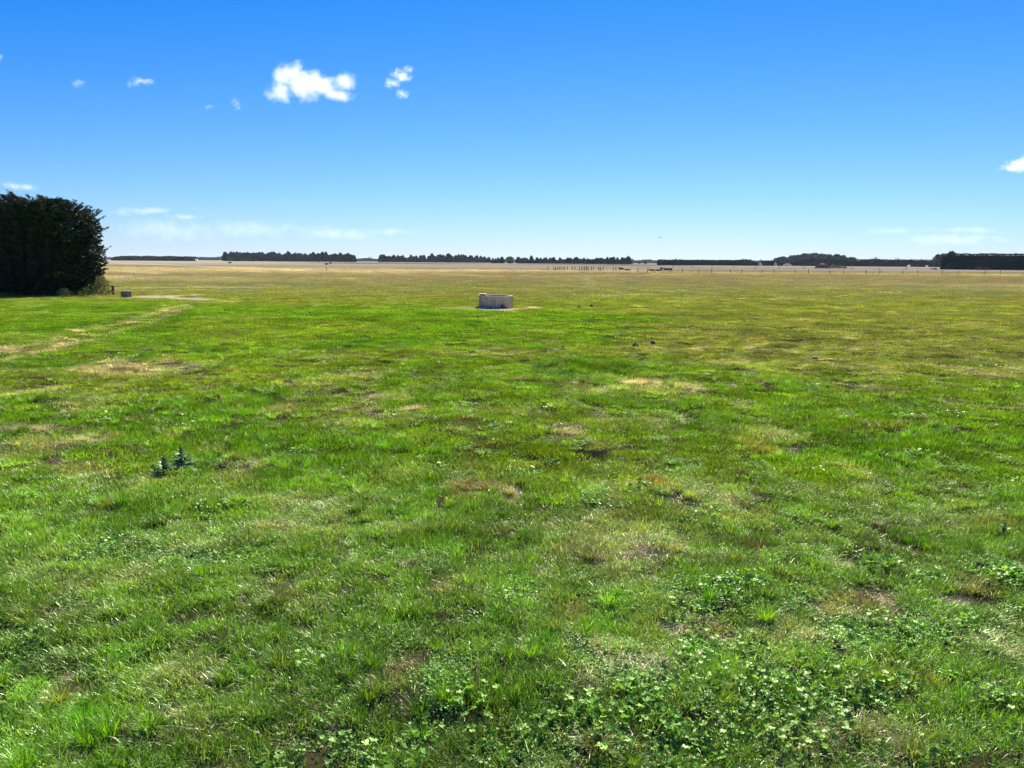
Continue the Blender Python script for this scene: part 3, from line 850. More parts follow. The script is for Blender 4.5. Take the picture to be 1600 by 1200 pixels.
link('pipe', npmesh('pipe', V, F, True), M_DARKC, tr)
bl = empty('concrete_block', BLOCK, R(-14))
tag(bl, 'small dark rectangular stock trough beside the short post', 'small trough')
link('block', box(0, 0, .19, .56, .42, .40, .015, 'block'), M_DARKC, bl)
link('lid', box(0.16, 0.02, .405, .50, .40, .035, .01, 'lid'), M_CONC, bl)
bush('weed_clump', at(786, TD - 1.2) + (0,), .28, .20, .2, 160, .06, M_BROAD, 31, 'small green weed growing at the foot of the round trough', 'weed')

# dung pats and clods
def clod(px, py, w, h, seed, label):
    w *= .66; h *= .75
    r = np.random.default_rng(seed)
    x, y = g(px, py)
    bm = bmesh.new(); bmesh.ops.create_icosphere(bm, subdivisions=3, radius=1)
    for v in bm.verts:
        n_ = .8 + .5 * vn(np.array(v.co.x * 2 + 5), np.array(v.co.y * 2 + v.co.z * 3 + 5), .8, seed)
        v.co = Vector((v.co.x * w / 2 * n_, v.co.y * w / 2.4 * n_, max(v.co.z, -.2) * h * n_))
    me = bpy.data.meshes.new('clod'); bm.to_mesh(me); bm.free()
    o = link('dung_clod', me, M_CLOD, None, (x, y, float(relief(np.array([x]), np.array([y]))[0]) + .02), (0, 0, r.uniform(0, 6)))
    return tag(o, label, 'clod', 'dark clods lying on the dry grass')
M_CLOD = noise_mat('dark_clod', (.018, .013, .008), (.05, .035, .022), 12, bump=.03)
for a in [(993, 542.5, .30, .13, 1, 'dark clod on yellow grass, nearer of the close pair right of centre'),
          (1020, 539.5, .28, .13, 2, 'dark clod on yellow grass, farther of the close pair right of centre'),
          (905, 481, .34, .17, 3, 'dark clod in green grass, closest to the round trough'),
          (924, 480, .34, .19, 4, 'taller dark clod in green grass, second beyond the trough'),
          (1273, 565, .26, .07, 5, 'flat dark clod on olive grass, alone right of the pair'),
          (969, 536, .16, .06, 6, 'small dark clod on yellow grass, left of the pair'),
          (484, 490, .26, .09, 7, 'small dark clod in green grass, left of the trough')]:
    clod(*a)
x, y = g(1277, 603.5)
bm = bmesh.new(); bmesh.ops.create_icosphere(bm, subdivisions=2, radius=1)
for v in bm.verts: v.co = Vector((v.co.x * .07, v.co.y * .045, v.co.z * .025)) * (1 + .2 * math.sin(v.co.x * 5 + v.co.z * 7))
me = bpy.data.meshes.new('stone'); bm.to_mesh(me); bm.free()
tag(link('pale_stone', me, M_PLAST, None, (x, y, float(relief(np.array([x]), np.array([y]))[0]) + .06), (0, 0, .4)), 'small white stone lying in the green grass at right', 'stone')

# thistles
def thistle(px, py, h, seed, label, n=34):
    r = np.random.default_rng(seed); x, y = g(px, py)
    root = empty('thistle', (x, y, float(relief(np.array([x]), np.array([y]))[0])), r.uniform(0, 6))
    V, F = tube([(0, 0, -.02), (.01, .01, h * .5), (.02, -.01, h)], [.009, .007, .003], 6)
    link('stem', npmesh('thistle_stem', V, F, True), M_THIS, root)
    Vs, Fs, off = [], [], 0
    for i in range(n):
        t = i / n; z = h * t ** 1.1; L = h * (.85 * (1 - t) + .22) * r.uniform(.8, 1.15); a = i * 2.4 + r.normal(0, .35)
        el = .25 + .95 * t + r.normal(0, .3)
        d = np.array([math.cos(a), math.sin(a), 0]); s = np.array([-math.sin(a), math.cos(a), 0])
        m_ = 9; pts = []
        for k in range(m_ + 1):
            u = k / m_
            c = d * L * u * math.cos(el) + np.array([0, 0, z + L * (u * math.sin(el) - .35 * u * u)])
            w = L * .17 * math.sin(math.pi * min(1, u * .9 + .1)) * (1.35 if k % 2 else .45)
            curl = np.array([0, 0, .25 * w])
            pts += [c - s * w + curl, c, c + s * w + curl]
        V = np.array(pts); 
        f = [[3 * k + j, 3 * k + j + 1, 3 * k + j + 4, 3 * k + j + 3] for k in range(m_) for j in (0, 1)]
        Vs.append(V); Fs.append(np.array(f) + off); off += len(V)
    link('foliage', npmesh('thistle_leaves', np.concatenate(Vs), np.concatenate(Fs), False), M_THIS, root)
    return tag(root, label, 'thistle', 'dark spiky thistles in the grass')
def this_col(nt):
    tc = N(nt, 'ShaderNodeTexCoord'); n_ = N(nt, 'ShaderNodeTexNoise', Scale=14, Detail=4); nt.links.new(tc.outputs['Object'], n_.inputs['Vector'])
    return ramp(nt, n_.outputs['Fac'], [(.3, (.05, .105, .035)), (.7, (.14, .22, .09))])
M_THIS = leaf_material('thistle_leaf', this_col, transl=.15, gloss=.05, rough=.35)
thistle(257, 747, .24, 1, 'dark spiky thistle, nearer and wider of the pair in the left grass', 44)
thistle(284, 735, .27, 2, 'dark spiky thistle, upright one just behind the wider thistle', 38)
thistle(1568, 830, .16, 3, 'small dark weed by a bare spot near the right edge', 16)

# ------------------------------------------------------------------ fences
def fence(name, label, posts, d, height, rad, wires=(.35, .65, .95), group=None, leans=True):
    root = empty(name, at(posts[0], d(posts[0])) + (0,))
    tag(root, label, 'fence', group)
    x0, y0, _ = root.location
    r = np.random.default_rng(len(posts))
    me = [post_mesh(height, rad, s) for s in range(3)]
    ends = []
    for i, px in enumerate(posts):
        dd = d(px); x, y = at(px, dd)
        o = link('post', me[i % 3], M_POST, root, (x - x0, y - y0, 0), (r.normal(0, .03), r.normal(0, .05), r.uniform(0, 6)))
        s = r.uniform(.9, 1.06); o.scale = (1, 1, s)
        ends.append((x - x0, y - y0))
    Vs, Fs, off = [], [], 0
    for h_ in wires:
        V, F = tube([(ex, ey, height * h_) for ex, ey in ends], [.006] * len(ends), 4)
        Vs.append(V); Fs.append(F + off); off += len(V)
    link('wire', npmesh('wires', np.concatenate(Vs), np.concatenate(Fs)), M_WIRE, root)
    return root
NP = [985, 997, 1012, 1020.2, 1023.6, 1035, 1047.4, 1066.8, 1092.6, 1112.5, 1141.8, 1159.7, 1191.3, 1210.4, 1243.6, 1264.2, 1297.4, 1319.4, 1354.5, 1375.9, 1411.8, 1434.9, 1473.4, 1498.2, 1539.9, 1564.2, 1602, 1630]
fence('wire_fence', 'near wire fence of thin dark posts across the right of the paddock', NP, lambda px: 204 + (px - 1300) * .012, 1.15, .085)
FP = [1038, 1052, 1081.5, 1113, 1147, 1181.5, 1217.6, 1254.9, 1257.5, 1292.5, 1332.5, 1373, 1416.4, 1455.4, 1462, 1464]
fence('wire_fence', 'farther wire fence along the edge of the tan field at right', FP, lambda px: 378, 1.15, .12)
# yards of posts in the middle distance
def yd(px): return 232
yroot = empty('stock_yard', at(900, 232) + (0,))
tag(yroot, 'timber stock yard of upright posts and rails in the middle distance', 'stock yard')
ym = [post_mesh(1.35, .11, 40 + s) for s in range(3)]
yx0, yy0, _ = yroot.location
YP = [(856.4, 0), (865.3, 0), (868.1, 0), (871.5, 3), (874.4, 4), (877, 3), (879.5, 4), (882.5, 0), (886.5, 22), (894.4, 30), (898.5, 26), (905.6, 2), (909.4, 0), (913.2, 0),
      (917, 0), (919.4, 0), (924.4, 12), (927.5, 3), (935.6, 0), (938.2, 8), (942.5, 12), (958.5, 3), (962.5, 0)]
for i, (px, dy) in enumerate(YP):
    x, y = at(px, 232 + dy)
    o = link('post', ym[i % 3], M_POST, yroot, (x - yx0, y - yy0, 0), (random.gauss(0, .03), random.gauss(0, .04), random.uniform(0, 6)))
    o.scale = (random.uniform(.8, 1.3),) * 2 + (random.uniform(.85, 1.1),)
for (a, b_, z) in [(909.4, 919.4, .55), (909.4, 919.4, 1.15), (865.3, 871.5, .6), (879.5, 882.5, .9), (903.5, 905.6, .3)]:
    (xa, ya), (xb, yb) = at(a, 232), at(b_, 232)
    V, F = tube([(xa - yx0, ya - yy0 - .1, z), (xb - yx0, yb - yy0 - .1, z)], [.06, .06], 6)
    link('rail', npmesh('rail', V, F), M_POST, yroot)
p = empty('field_post', at(509.5, 190) + (0,)); tag(p, 'lone thin post in the tan field left of centre', 'post')
link('post', post_mesh(1.0, .07, 77), M_POST, p)

# ------------------------------------------------------------------ cattle
M_COW = noise_mat('black_hide', (.006, .005, .0045), (.018, .014, .011), 3, rough=.55)
M_COWB = noise_mat('brown_hide', (.10, .07, .045), (.17, .12, .08), 3, rough=.6)
def skin_body(name, joints, edges):
    me = bpy.data.meshes.new(name)
    me.from_pydata([j[:3] for j in joints], edges, [])
    o = bpy.data.objects.new(name, me); COL.objects.link(o)
    m = o.modifiers.new('skin', 'SKIN'); m.use_smooth_shade = True
    for i, j in enumerate(joints):
        v = me.skin_vertices[0].data[i]
        q = j[3]; v.radius = (q, q) if not isinstance(q, tuple) else q
    me.skin_vertices[0].data[0].use_root = True
    s = o.modifiers.new('sub', 'SUBSURF'); s.levels = 1; s.render_levels = 1
    dg = bpy.context.evaluated_depsgraph_get()
    em = bpy.data.meshes.new_from_object(o.evaluated_get(dg))
    bpy.data.objects.remove(o); bpy.data.meshes.remove(me)
    em.name = name
    return em
def cow_mesh(pose):
    lying = pose == 'lie'
    z = 1.0 if not lying else .42
    J = [(0, 0, z, (.40, .47)), (.38, 0, z + .02, (.38, .46)), (.72, 0, z + .06, (.34, .44)), (-.38, 0, z + .02, (.40, .46)), (-.75, 0, z + .08, (.33, .40))]
    E = [(0, 1), (1, 2), (0, 3), (3, 4)]
    def add(prev, pts):
        for q in pts:
            J.append(q); E.append((prev, len(J) - 1)); prev = len(J) - 1
        return prev
    if pose == 'graze':
        h = add(2, [(1.02, 0, z - .05, .26), (1.35, .05, z - .45, .15), (1.45, .08, z - .72, .13), (1.58, .1, z - .92, .075)])
        hd = h - 1
    else:
        h = add(2, [(1.02, 0, z + .22, .26), (1.32, .03, z + .42, .15), (1.5, .05, z + .42, .13), (1.75, .06, z + .28, .075)])
        hd = h - 2
    hx, hy_, hz = J[hd][:3]
    add(hd, [(hx - .02, hy_ + .18, hz + .05, .045), (hx - .05, hy_ + .28, hz + .01, .03)])
    add(hd, [(hx - .02, hy_ - .18, hz + .05, .045), (hx - .05, hy_ - .28, hz + .01, .03)])
    add(4, [(-1.08, 0, z + .12, .05), (-1.16, 0, z - .3, .03), (-1.16, .02, z - .62, .045)])
    if not lying:
        for s in (1, -1):
            add(2, [(.78, .17 * s, .72, .12), (.74 + .05 * s, .18 * s, .42, .07), (.76 + .05 * s, .18 * s, .06, .05), (.80 + .05 * s, .18 * s, .0, .055)])
            add(4, [(-.72, .18 * s, .75, .15), (-.88 - .06 * s, .18 * s, .46, .075), (-.80 - .06 * s, .18 * s, .08, .05), (-.77 - .06 * s, .18 * s, .0, .055)])
    else:
        for s in (1, -1):
            add(2, [(.9, .26 * s, .2, .1), (1.2, .30 * s, .07, .06), (.98, .34 * s, .05, .05)])
            add(4, [(-.7, .34 * s, .22, .13), (-.35, .44 * s, .08, .07), (-.62, .48 * s, .05, .05)])
    return skin_body('cow_body', J, E)
COW = {k: cow_mesh(k) for k in ('stand', 'graze', 'lie')}
def cow(pose, px, d, rz, label, mat=M_COW, s=.92, name='cow', cat='cow', group='black cattle in the far paddock'):
    me = COW[pose]
    if mat is not M_COW: me = me.copy()
    o = link(name, me, mat, None, at(px, d) + (0,), (0, 0, rz))
    o.scale = (s, s, s)
    return tag(o, label, cat, group)
cow('stand', 971, 246, R(160), 'black cow standing beside the stock yard, leftmost of the herd', s=.72)
cow('lie', 980.5, 250, R(178), 'black cow lying just right of the cow at the stock yard', s=.72)
cow('lie', 1019, 240, R(180), 'black cow lying down, leftmost of the middle bunch', s=.76)
cow('lie', 1028.2, 243, R(15), 'black cow lying between the other lying cow and the standing ones', s=.72)
cow('stand', 1033.2, 262, R(-85), 'black cow standing end-on in the middle bunch', s=.76)
cow('stand', 1041.3, 236, R(176), 'black cow standing side-on facing left in the middle bunch', s=.72)
cow('stand', 1048.2, 239, R(120), 'black cow at the right end of the middle bunch, turned away', s=.72)
cow('graze', 1530.5, 372, R(178), 'black cow grazing before the tall hedge at right, larger of two', s=1.0)
cow('graze', 1543.6, 374, R(150), 'black cow grazing before the tall hedge, close to a fence post', s=.9)
cow('lie', 358.5, 560, R(0), 'dark cow lying alone in the far tan field at left', s=1.0)
cow('stand', 516.2, 500, R(80), 'dark cow standing end-on in the tan field left of centre', s=1.0)
cow('lie', 509.8, 470, R(0), 'dark cow lying beside the end-on cow left of centre', s=1.0)
for i, (px, rz, lb) in enumerate([(1458.5, 5, 'brown calf by the far fence, left of the tall hedge'), (1461.2, 170, 'brown calf by the far fence, nearest the tall hedge')]):
    cow('stand' if i else 'graze', px, 384 + i * 3, R(rz), lb, M_COWB, .62, 'calf', 'calf', 'brown calves by the far fence')

# ------------------------------------------------------------------ hedges
def hedge(px0, px1, top, d0, d1, label, leaf, thick=3.0, n=14000, seed=0, rough=.5, taper=(0, 0), group='trimmed shelter hedges', topv=None, mat=None, gaps=.04):
    r = np.random.default_rng(seed)
    (xa, ya), (xb, yb) = at(px0, d0), at(px1, d1)
    L = math.hypot(xb - xa, yb - ya); u = np.array([(xb - xa) / L, (yb - ya) / L]); v = np.array([-u[1], u[0]])
    h = up((px0 + px1) / 2, top, (d0 + d1) / 2)
    root = empty('hedge', (xa, ya, 0), math.atan2(u[1], u[0]))
    # core
    m = max(8, int(L / (thick * .6)))
    s = np.linspace(0, L, m)
    hh = h * (.93 + .05 * (fbm(s, s * 0 + seed, thick * 3, seed) - .5))
    V, F = [], []
    for i in range(m):
        e = .35 if i in (0, m - 1) else 0
        tp = taper[0] * max(0, 1 - s[i] / (thick * 2)) + taper[1] * max(0, 1 - (L - s[i]) / (thick * 2))
        w = thick / 2 * .88 * (1 - e)
        V += [(s[i], -w, .0), (s[i], -w * 1.0, hh[i] * (1 - tp)), (s[i], w, hh[i] * (1 - tp)), (s[i], w, 0)]
    for i in range(m - 1):
        for k in range(3): F.append([4 * i + k, 4 * i + k + 1, 4 * i + k + 5, 4 * i + k + 4])
    F.append([0, 1, 2, 3]); F.append([4 * m - 4, 4 * m - 3, 4 * m - 2, 4 * m - 1])
    core = (np.array(V, float), np.array(F))
    # leaf shell on the sides and the top
    per = 2 * h + thick
    q = r.uniform(0, per, n); ss = r.uniform(-.5 * leaf, L + .5 * leaf, n)
    ends = r.uniform(0, 1, n) < (thick / (L + thick))
    side = np.where(q < h, 0, np.where(q < h + thick, 1, 2))
    yy = np.where(side == 0, -thick / 2, np.where(side == 1, (q - h) - thick / 2, thick / 2))
    zz = np.where(side == 0, q, np.where(side == 1, h, q - h - thick))
    nm = np.stack([np.zeros(n), np.where(side == 0, -1., np.where(side == 2, 1., 0)), np.where(side == 1, 1., 0)], -1)
    ei = ends
    ss = np.where(ei, np.where(r.uniform(0, 1, n) < .5, 0, L), ss)
    yy = np.where(ei, r.uniform(-.5, .5, n) * thick, yy); zz = np.where(ei, r.uniform(0, h, n), zz)
    nm[ei] = np.stack([np.where(ss[ei] < 1, -1, 1), np.zeros(ei.sum()), np.zeros(ei.sum())], -1)
    wob = (fbm(ss, zz * 2 + yy, leaf * 5, seed, 3) - .5) * rough * leaf * 5
    P = np.stack([ss, yy, zz], -1) + nm * wob[:, None]
    tp = taper[0] * np.clip(1 - ss / (thick * 2), 0, 1) + taper[1] * np.clip(1 - (L - ss) / (thick * 2), 0, 1)
    P[:, 2] *= (1 - tp)
    P[:, 2] = np.maximum(P[:, 2], .02)
    D = nm + r.normal(0, .7, (n, 3)) + [0, 0, .3]
    lv = tri_leaves(P, D, leaf, r, .5)
    me = npmesh('hedge_foliage', np.concatenate([core[0], lv[0]]), [core[1], lv[1] + len(core[0])])
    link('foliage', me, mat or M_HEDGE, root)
    return tag(root, label, 'hedge', group)
hedge(1471, 1690, 397.5, 430, 400, 'tall near-black trimmed hedge at the right edge', .42, 4.5, 30000, 1, .45)
hedge(1028, 1184, 406.8, 800, 800, 'long low dark hedge right of centre, with a slanted right end', .6, 4.5, 14000, 2, .3, (0, .5))
hedge(1191.5, 1209, 407, 820, 820, 'short hedge block between two gaps, before the pines', .6, 4.5, 3500, 3, .3, (.15, .25))
hedge(1214.5, 1226, 407.5, 830, 830, 'smallest hedge block, between the short block and the long hedge', .6, 4.5, 3000, 4, .3, (.2, .6))
hedge(1235, 1473, 406, 850, 800, 'longest low hedge running from the brush heap to the tall hedge', .6, 4.5, 20000, 5, .3, (.6, 0))
hedge(176, 306, 401, 1150, 1150, 'long even hedge on the horizon just right of the cypress', .9, 7, 13000, 6, .5, (.45, .1))

# ------------------------------------------------------------------ far trees
def conifer_mesh(h, w, seed, kind='spire'):
    r = np.random.default_rng(seed)
    n = 900
    e = r.uniform(.04, 1, n) ** .9
    if kind == 'spire': prof_ = np.clip((1 - e) ** .62, 0, 1) * (.75 + .35 * np.sin(e * 34 + seed) ** 2)
    elif kind == 'pine': prof_ = np.where(e < .35, .45 + .5 * e, np.sqrt(np.clip(1 - ((e - .62) / .40) ** 2, 0, 1)))
    elif kind == 'poplar': prof_ = np.sqrt(np.clip(1 - ((e - .5) / .52) ** 2, 0, 1))
    else: prof_ = np.sqrt(np.clip(1 - ((e - .45) / .56) ** 2, 0, 1))
    a = r.uniform(0, 2 * np.pi, n)
    lump = .75 + .5 * vn(a * 1.6, e * 7, 1.0, seed)
    q = r.uniform(.35, 1, n) ** .5
    rr = w / 2 * prof_ * lump * q
    P = np.stack([np.cos(a) * rr, np.sin(a) * rr, e * h], -1)
    D = np.stack([np.cos(a), np.sin(a), r.uniform(-.2, .6, n)], -1) + r.normal(0, .4, (n, 3))
    V, F = tri_leaves(P, D, h * .085, r, .5)
    # dense core
    zc = np.linspace(.05, .95, 7) * h
    if kind == 'spire': pr = (1 - zc / h) ** .62 * .62
    elif kind == 'pine': pr = np.where(zc / h < .35, .35, np.sqrt(np.clip(1 - ((zc / h - .62) / .42) ** 2, 0, 1)) * .7)
    else: pr = np.sqrt(np.clip(1 - ((zc / h - .48) / .54) ** 2, 0, 1)) * .72
    Vc, Fc = lathe([(max(.02, p_ * w / 2), z_) for p_, z_ in zip(pr, zc)], 8)
    me = npmesh('crown', np.concatenate([V, Vc]), [F, Fc + len(V)])
    tv, tf = tube([(0, 0, -.2), (0, 0, h * .3), (0, 0, h * .85)], [w * .05, w * .04, w * .012], 6)
    return me, npmesh('trunk', tv, tf, True)
def tree_proto(h, w, seed, mat, kind, name):
    cm, tm = conifer_mesh(h, w, seed, kind)
    root = empty(name, (0, 0, 0))
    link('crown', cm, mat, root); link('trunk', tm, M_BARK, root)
    return root
def plant_row(name, kind, mat, specs, label, group, seeds=6, w0=6.6, ends=None):
    """specs: (px, top pixel, depth, width factor)"""
    protos = [tree_proto(10, w0, 900 + s + int(specs[0][0]), mat, kind, name) for s in range(seeds)]
    used = set(); r = np.random.default_rng(len(specs))
    for i, (px, top, d, wf) in enumerate(specs):
        k = int(r.integers(0, seeds))
        if k not in used: o = protos[k]; used.add(k)
        else: o = copy_tree(protos[k])
        h = up(px, top, d)
        s = h / 10
        x, y = at(px, d)
        o.location = (x, y, 0); o.rotation_euler = (0, 0, r.uniform(0, 6.28)); o.scale = (s * wf, s * wf, s)
        lb = label if isinstance(label, str) else label(i)
        if ends and i == 0: lb = ends[0]
        if ends and i == len(specs) - 1: lb = ends[1]
        tag(o, lb, 'tree', group)
    for k in range(seeds):
        if k not in used:
            for ch_ in list(protos[k].children): bpy.data.objects.remove(ch_)
            bpy.data.objects.remove(protos[k])
r = np.random.default_rng(77)
def row(px0, px1, step, topf, d, dj=12, wf=(.85, 1.25), tj=1.3):
    out, px = [], px0
    while px < px1:
        out.append((px + r.normal(0, step * .2), topf(px) + r.normal(0, tj), d + r.uniform(-dj, dj), r.uniform(*wf)))
        px += step * r.uniform(.8, 1.2)
    return out
plant_row('conifer_tree', 'spire', M_CON, row(351, 554, 2.8, lambda p_: 394.6 + (p_ - 350) * .014, 1150), 'tall dark conifer in the shelterbelt left of centre, tallest on the horizon', 'conifers in the tall shelterbelt left of centre', ends=('conifer at the left end of the tallest shelterbelt, beside the hazy gap', 'conifer at the right end of the tallest shelterbelt'))
plant_row('conifer_tree', 'spire', M_CON, row(592, 768, 2.8, lambda p_: 399.4 + max(0, (p_ - 700)) * .03 + max(0, 610 - p_) * .05, 1250), 'dark conifer in the long shelterbelt at the centre of the horizon', 'conifers in the central shelterbelt', w0=7, ends=('conifer at the left end of the central shelterbelt', 'conifer where the central shelterbelt meets the lower darker one'))
plant_row('conifer_tree', 'spire', M_CON, row(770, 786, 3.6, lambda p_: 402.6, 1010, 6) + row(808, 984, 3.0, lambda p_: 403.6 + (p_ - 808) * .001, 1010, 10), 'dark conifer in the lower shelterbelt either side of the round green tree', 'conifers in the shelterbelt around the round green tree', w0=8, ends=('first conifer of the lower darker shelterbelt left of the round green tree', 'conifer at the right end of the lower shelterbelt, above the cattle'))
plant_row('pine_tree', 'pine', M_CON, row(1214, 1262, 4.6, lambda p_: 403.5 - (p_ - 1214) * .15, 1200, 40, (.9, 1.3), 1.0) + row(1262, 1336, 5.0, lambda p_: 397.5 + max(0, p_ - 1275) * .085, 1200, 40, (.9, 1.4), 1.1), 'blue-green round topped pine standing behind the long low hedge', 'pines behind the long low hedge', w0=7, ends=('lowest pine at the left end, above the short hedge block', 'pine at the right end of the clump behind the long hedge'))
plant_row('poplar_tree', 'poplar', M_CON, [(700.5, 396.3, 1120, 1.15)], 'single taller narrow tree standing up from the central shelterbelt', None, 1, 4.4)
plant_row('round_tree', 'round', M_BROAD, [(797, 400.8, 950, 1.0)], 'round green broadleaf tree among the dark conifers near the centre', None, 1, 13)
plant_row('bush_tree', 'round', M_CON, [(1485.5, 393.0, 520, .75)], 'round crowned tree rising above the left end of the tall hedge', None, 1, 8)
plant_row('square_tree', 'round', M_CON, [(1466, 397.6, 760, .95)], 'dark bushy tree squeezed against the left end of the tall hedge', None, 1, 10)
plant_row('small_tree', 'spire', M_CON, [(1008.5, 406.6, 1300, 1.1), (999, 407.8, 1400, 1.3)], lambda i: ['small pointed tree in the hazy gap right of the central shelterbelt', 'smaller tree in the hazy gap, left of the pointed one'][i], 'small trees in the hazy gap', 2, 8)

# far-off wood that reads as one mass
def wood(name, label, spans, seed):
    rr = np.random.default_rng(seed); Vs, Fs, off = [], [], 0
    for (p0, p1, t0, t1, d) in spans:
        (xa, _), (xb, _) = at(p0, d), at(p1, d)
        L = xb - xa; n = int(L / 1.1)
        s = rr.uniform(0, 1, n)
        px_ = p0 + (p1 - p0) * s
        ht = np.array([up(a_, t0 + (t1 - t0) * b_, d) for a_, b_ in zip(px_, s)])
        ht = ht * (.62 + .55 * fbm(s * L, s * 0, 26, seed, 3)) 
        e = rr.uniform(0, 1, n)
        P = np.stack([xa + s * L, np.full(n, d) + rr.uniform(-8, 8, n), ht * e], -1)
        D = rr.normal(size=(n, 3)) + [0, -.3, .5]
        V, F = tri_leaves(P, D, 3.0, rr, .6); Vs.append(V); Fs.append(F + off); off += len(V)
        m_ = int(L / 8) + 2; q = np.linspace(0, 1, m_)
        hh = np.array([up(p0 + (p1 - p0) * b_, t0 + (t1 - t0) * b_, d) for b_ in q]) * (.50 + .5 * fbm(q * L, q * 0, 26, seed, 3))
        V = np.concatenate([np.stack([xa + q * L, np.full(m_, d + sgn * 7.), z_], -1) for sgn, z_ in ((-1, 0 * hh), (-1, hh), (1, hh), (1, 0 * hh))])
        F = np.concatenate([np.stack([np.arange(m_ - 1) + k * m_, np.arange(1, m_) + k * m_, np.arange(1, m_) + (k + 1) * m_, np.arange(m_ - 1) + (k + 1) * m_], -1) for k in range(3)])
        Vs.append(V); Fs.append(F + off); off += len(V)
    o = link(name, npmesh(name, np.concatenate(Vs), [np.concatenate([f for f in Fs if f.shape[1] == 3]), np.concatenate([f for f in Fs if f.shape[1] == 4])]), M_WOOD)
    return tag(o, label, 'woodland', None, 'stuff')
wood('distant_woodland', 'hazy blue-green band of far-off woodland along the horizon', [(-60, 180, 402.5, 402.5, 2300), (170, 360, 400.5, 400.5, 2200), (545, 600, 402.2, 402.4, 2100), (760, 990, 404.5, 404.5, 2300),
     (985, 1034, 404.2, 404.8, 2300), (1030, 1130, 405.0, 404.6, 1900), (1130, 1190, 404.2, 403.8, 1900), (1185, 1225, 405.2, 405.2, 2100), (1330, 1440, 402.6, 402.8, 1700), (1440, 1700, 404, 404, 2000)], 5)

# ------------------------------------------------------------------ brush heap and scrub, mounds, sheds, mast, bird
def brush_heap():
    r = np.random.default_rng(3); d = 458
    x, y = at(1286, d); root = empty('brush_heap', (x, y, 0))
    w, h = 9.2, up(1286, 411.3, d)
    bm = bmesh.new(); bmesh.ops.create_icosphere(bm, subdivisions=4, radius=1)
    for v in bm.verts:
        n_ = .75 + .5 * float(vn(np.array(v.co.x * 2.5 + 9), np.array(v.co.y * 2.5 + v.co.z * 3 + 9), .7, 4))
        zz = max(v.co.z, -.05)
        v.co = Vector((v.co.x * w * .48 * n_ * (1 - .35 * zz), v.co.y * 2.6 * n_, zz * h * .88 * n_))
    me = bpy.data.meshes.new('heap'); bm.to_mesh(me); bm.free()
    link('heap', me, noise_mat('brush_dark', (.030, .018, .012), (.10, .06, .045), 1.2, bump=.2), root)
    Vs, Fs, off = [], [], 0
    for i in range(260):
        a = r.uniform(0, 6.28); q = r.uniform(.2, 1); el = r.uniform(-.1, .9)
        c = np.array([math.cos(a) * q * w * .42, math.sin(a) * q * 2.4, h * (1 - q) * .9 + .1])
        dd = np.array([r.normal(), r.normal() * .6, r.normal() * .5]); dd /= np.linalg.norm(dd); L = r.uniform(.5, 1.5)
        p0, p1 = c - dd * L, c + dd * L; p0[2] = max(.05, p0[2]); p1[2] = max(.05, p1[2])
        V, F = tube([p0, (p0 + p1) / 2 + r.normal(0, .1, 3), p1], [.09, .07, .02], 4); Vs.append(V); Fs.append(F + off); off += len(V)
    link('branches', npmesh('branches', np.concatenate(Vs), np.concatenate(Fs)), noise_mat('dead_wood', (.10, .07, .055), (.36, .31, .26), 1.5), root)
    tag(root, 'dark heap of cut branches before the long hedge at right', 'brush heap')
brush_heap()
for i, (px, w, h, lb) in enumerate([(1302, 3.6, 1.9, 'low olive scrub bush next to the brush heap'), (1310.5, 4.4, 1.6, 'wide olive scrub bush, second from the brush heap'), (1320, 2.6, .9, 'smallest scrub bush, third from the brush heap')]):
    bush('scrub_bush', at(px, 462 + i * 3) + (0,), w, h, 2.4, 700, .35, M_SCRUB, 60 + i, lb, 'bush', 'scrub bushes beside the brush heap')
M_MOUND = noise_mat('pale_mound', (.30, .26, .18), (.46, .42, .32), 1.2)
def mound(px, d, w, h, seed, label):
    bm = bmesh.new(); bmesh.ops.create_icosphere(bm, subdivisions=3, radius=1)
    for v in bm.verts:
        n_ = .75 + .5 * float(vn(np.array(v.co.x * 2 + 9), np.array(v.co.y * 2 + v.co.z * 2 + 9), .8, seed))
        v.co = Vector((v.co.x * w / 2 * n_, v.co.y * 2 * n_, max(v.co.z, -.05) * h * n_))
    me = bpy.data.meshes.new('mound'); bm.to_mesh(me); bm.free()
    tag(link('earth_mound', me, M_MOUND, None, at(px, d) + (0,)), label, 'mound', 'pale mounds in the hedge gaps')
mound(1186.5, 812, 6.5, 3.0, 1, 'pale earth mound in the first gap of the low hedge')
mound(1211.5, 816, 3.2, 3.4, 2, 'narrow pale mound in the gap beside the smallest hedge block')
mound(1231, 822, 9.5, 2.7, 3, 'widest pale mound, in the gap at the start of the longest hedge')
M_WHITE = conc_mat('white_paint', (.80, .80, .78), (.68, .68, .66))
M_ROOF = conc_mat('pale_roof', (.62, .62, .60), (.50, .50, .48))
def shed(px, d, w, h, label):
    root = empty('farm_shed', at(px, d) + (0,))
    link('wall', box(0, 0, h * .35, w, w * .8, h * .7, 0, 'wall'), M_WHITE, root)
    V = np.array([(-w * .56, -w * .46, h * .68), (w * .56, -w * .46, h * .68), (w * .56, w * .46, h * .68), (-w * .56, w * .46, h * .68), (-w * .56, 0, h), (w * .56, 0, h)])
    me = npmesh('roof', V, [np.array([[0, 1, 5, 4], [2, 3, 4, 5], [3, 2, 1, 0]]), np.array([[0, 4, 3], [1, 2, 5]])])
    link('roof', me, M_ROOF, root)
    link('door', box(0, -w * .405, h * .25, w * .3, .04, h * .46, 0, 'door'), M_DARKC, root)
    tag(root, label, 'shed', 'small white sheds far off')
shed(307, 1120, 3.2, 3.0, 'tiny white shed at the right end of the far left hedge')
shed(1420.5, 775, 2.0, 1.9, 'tiny white shed at the foot of the longest hedge')
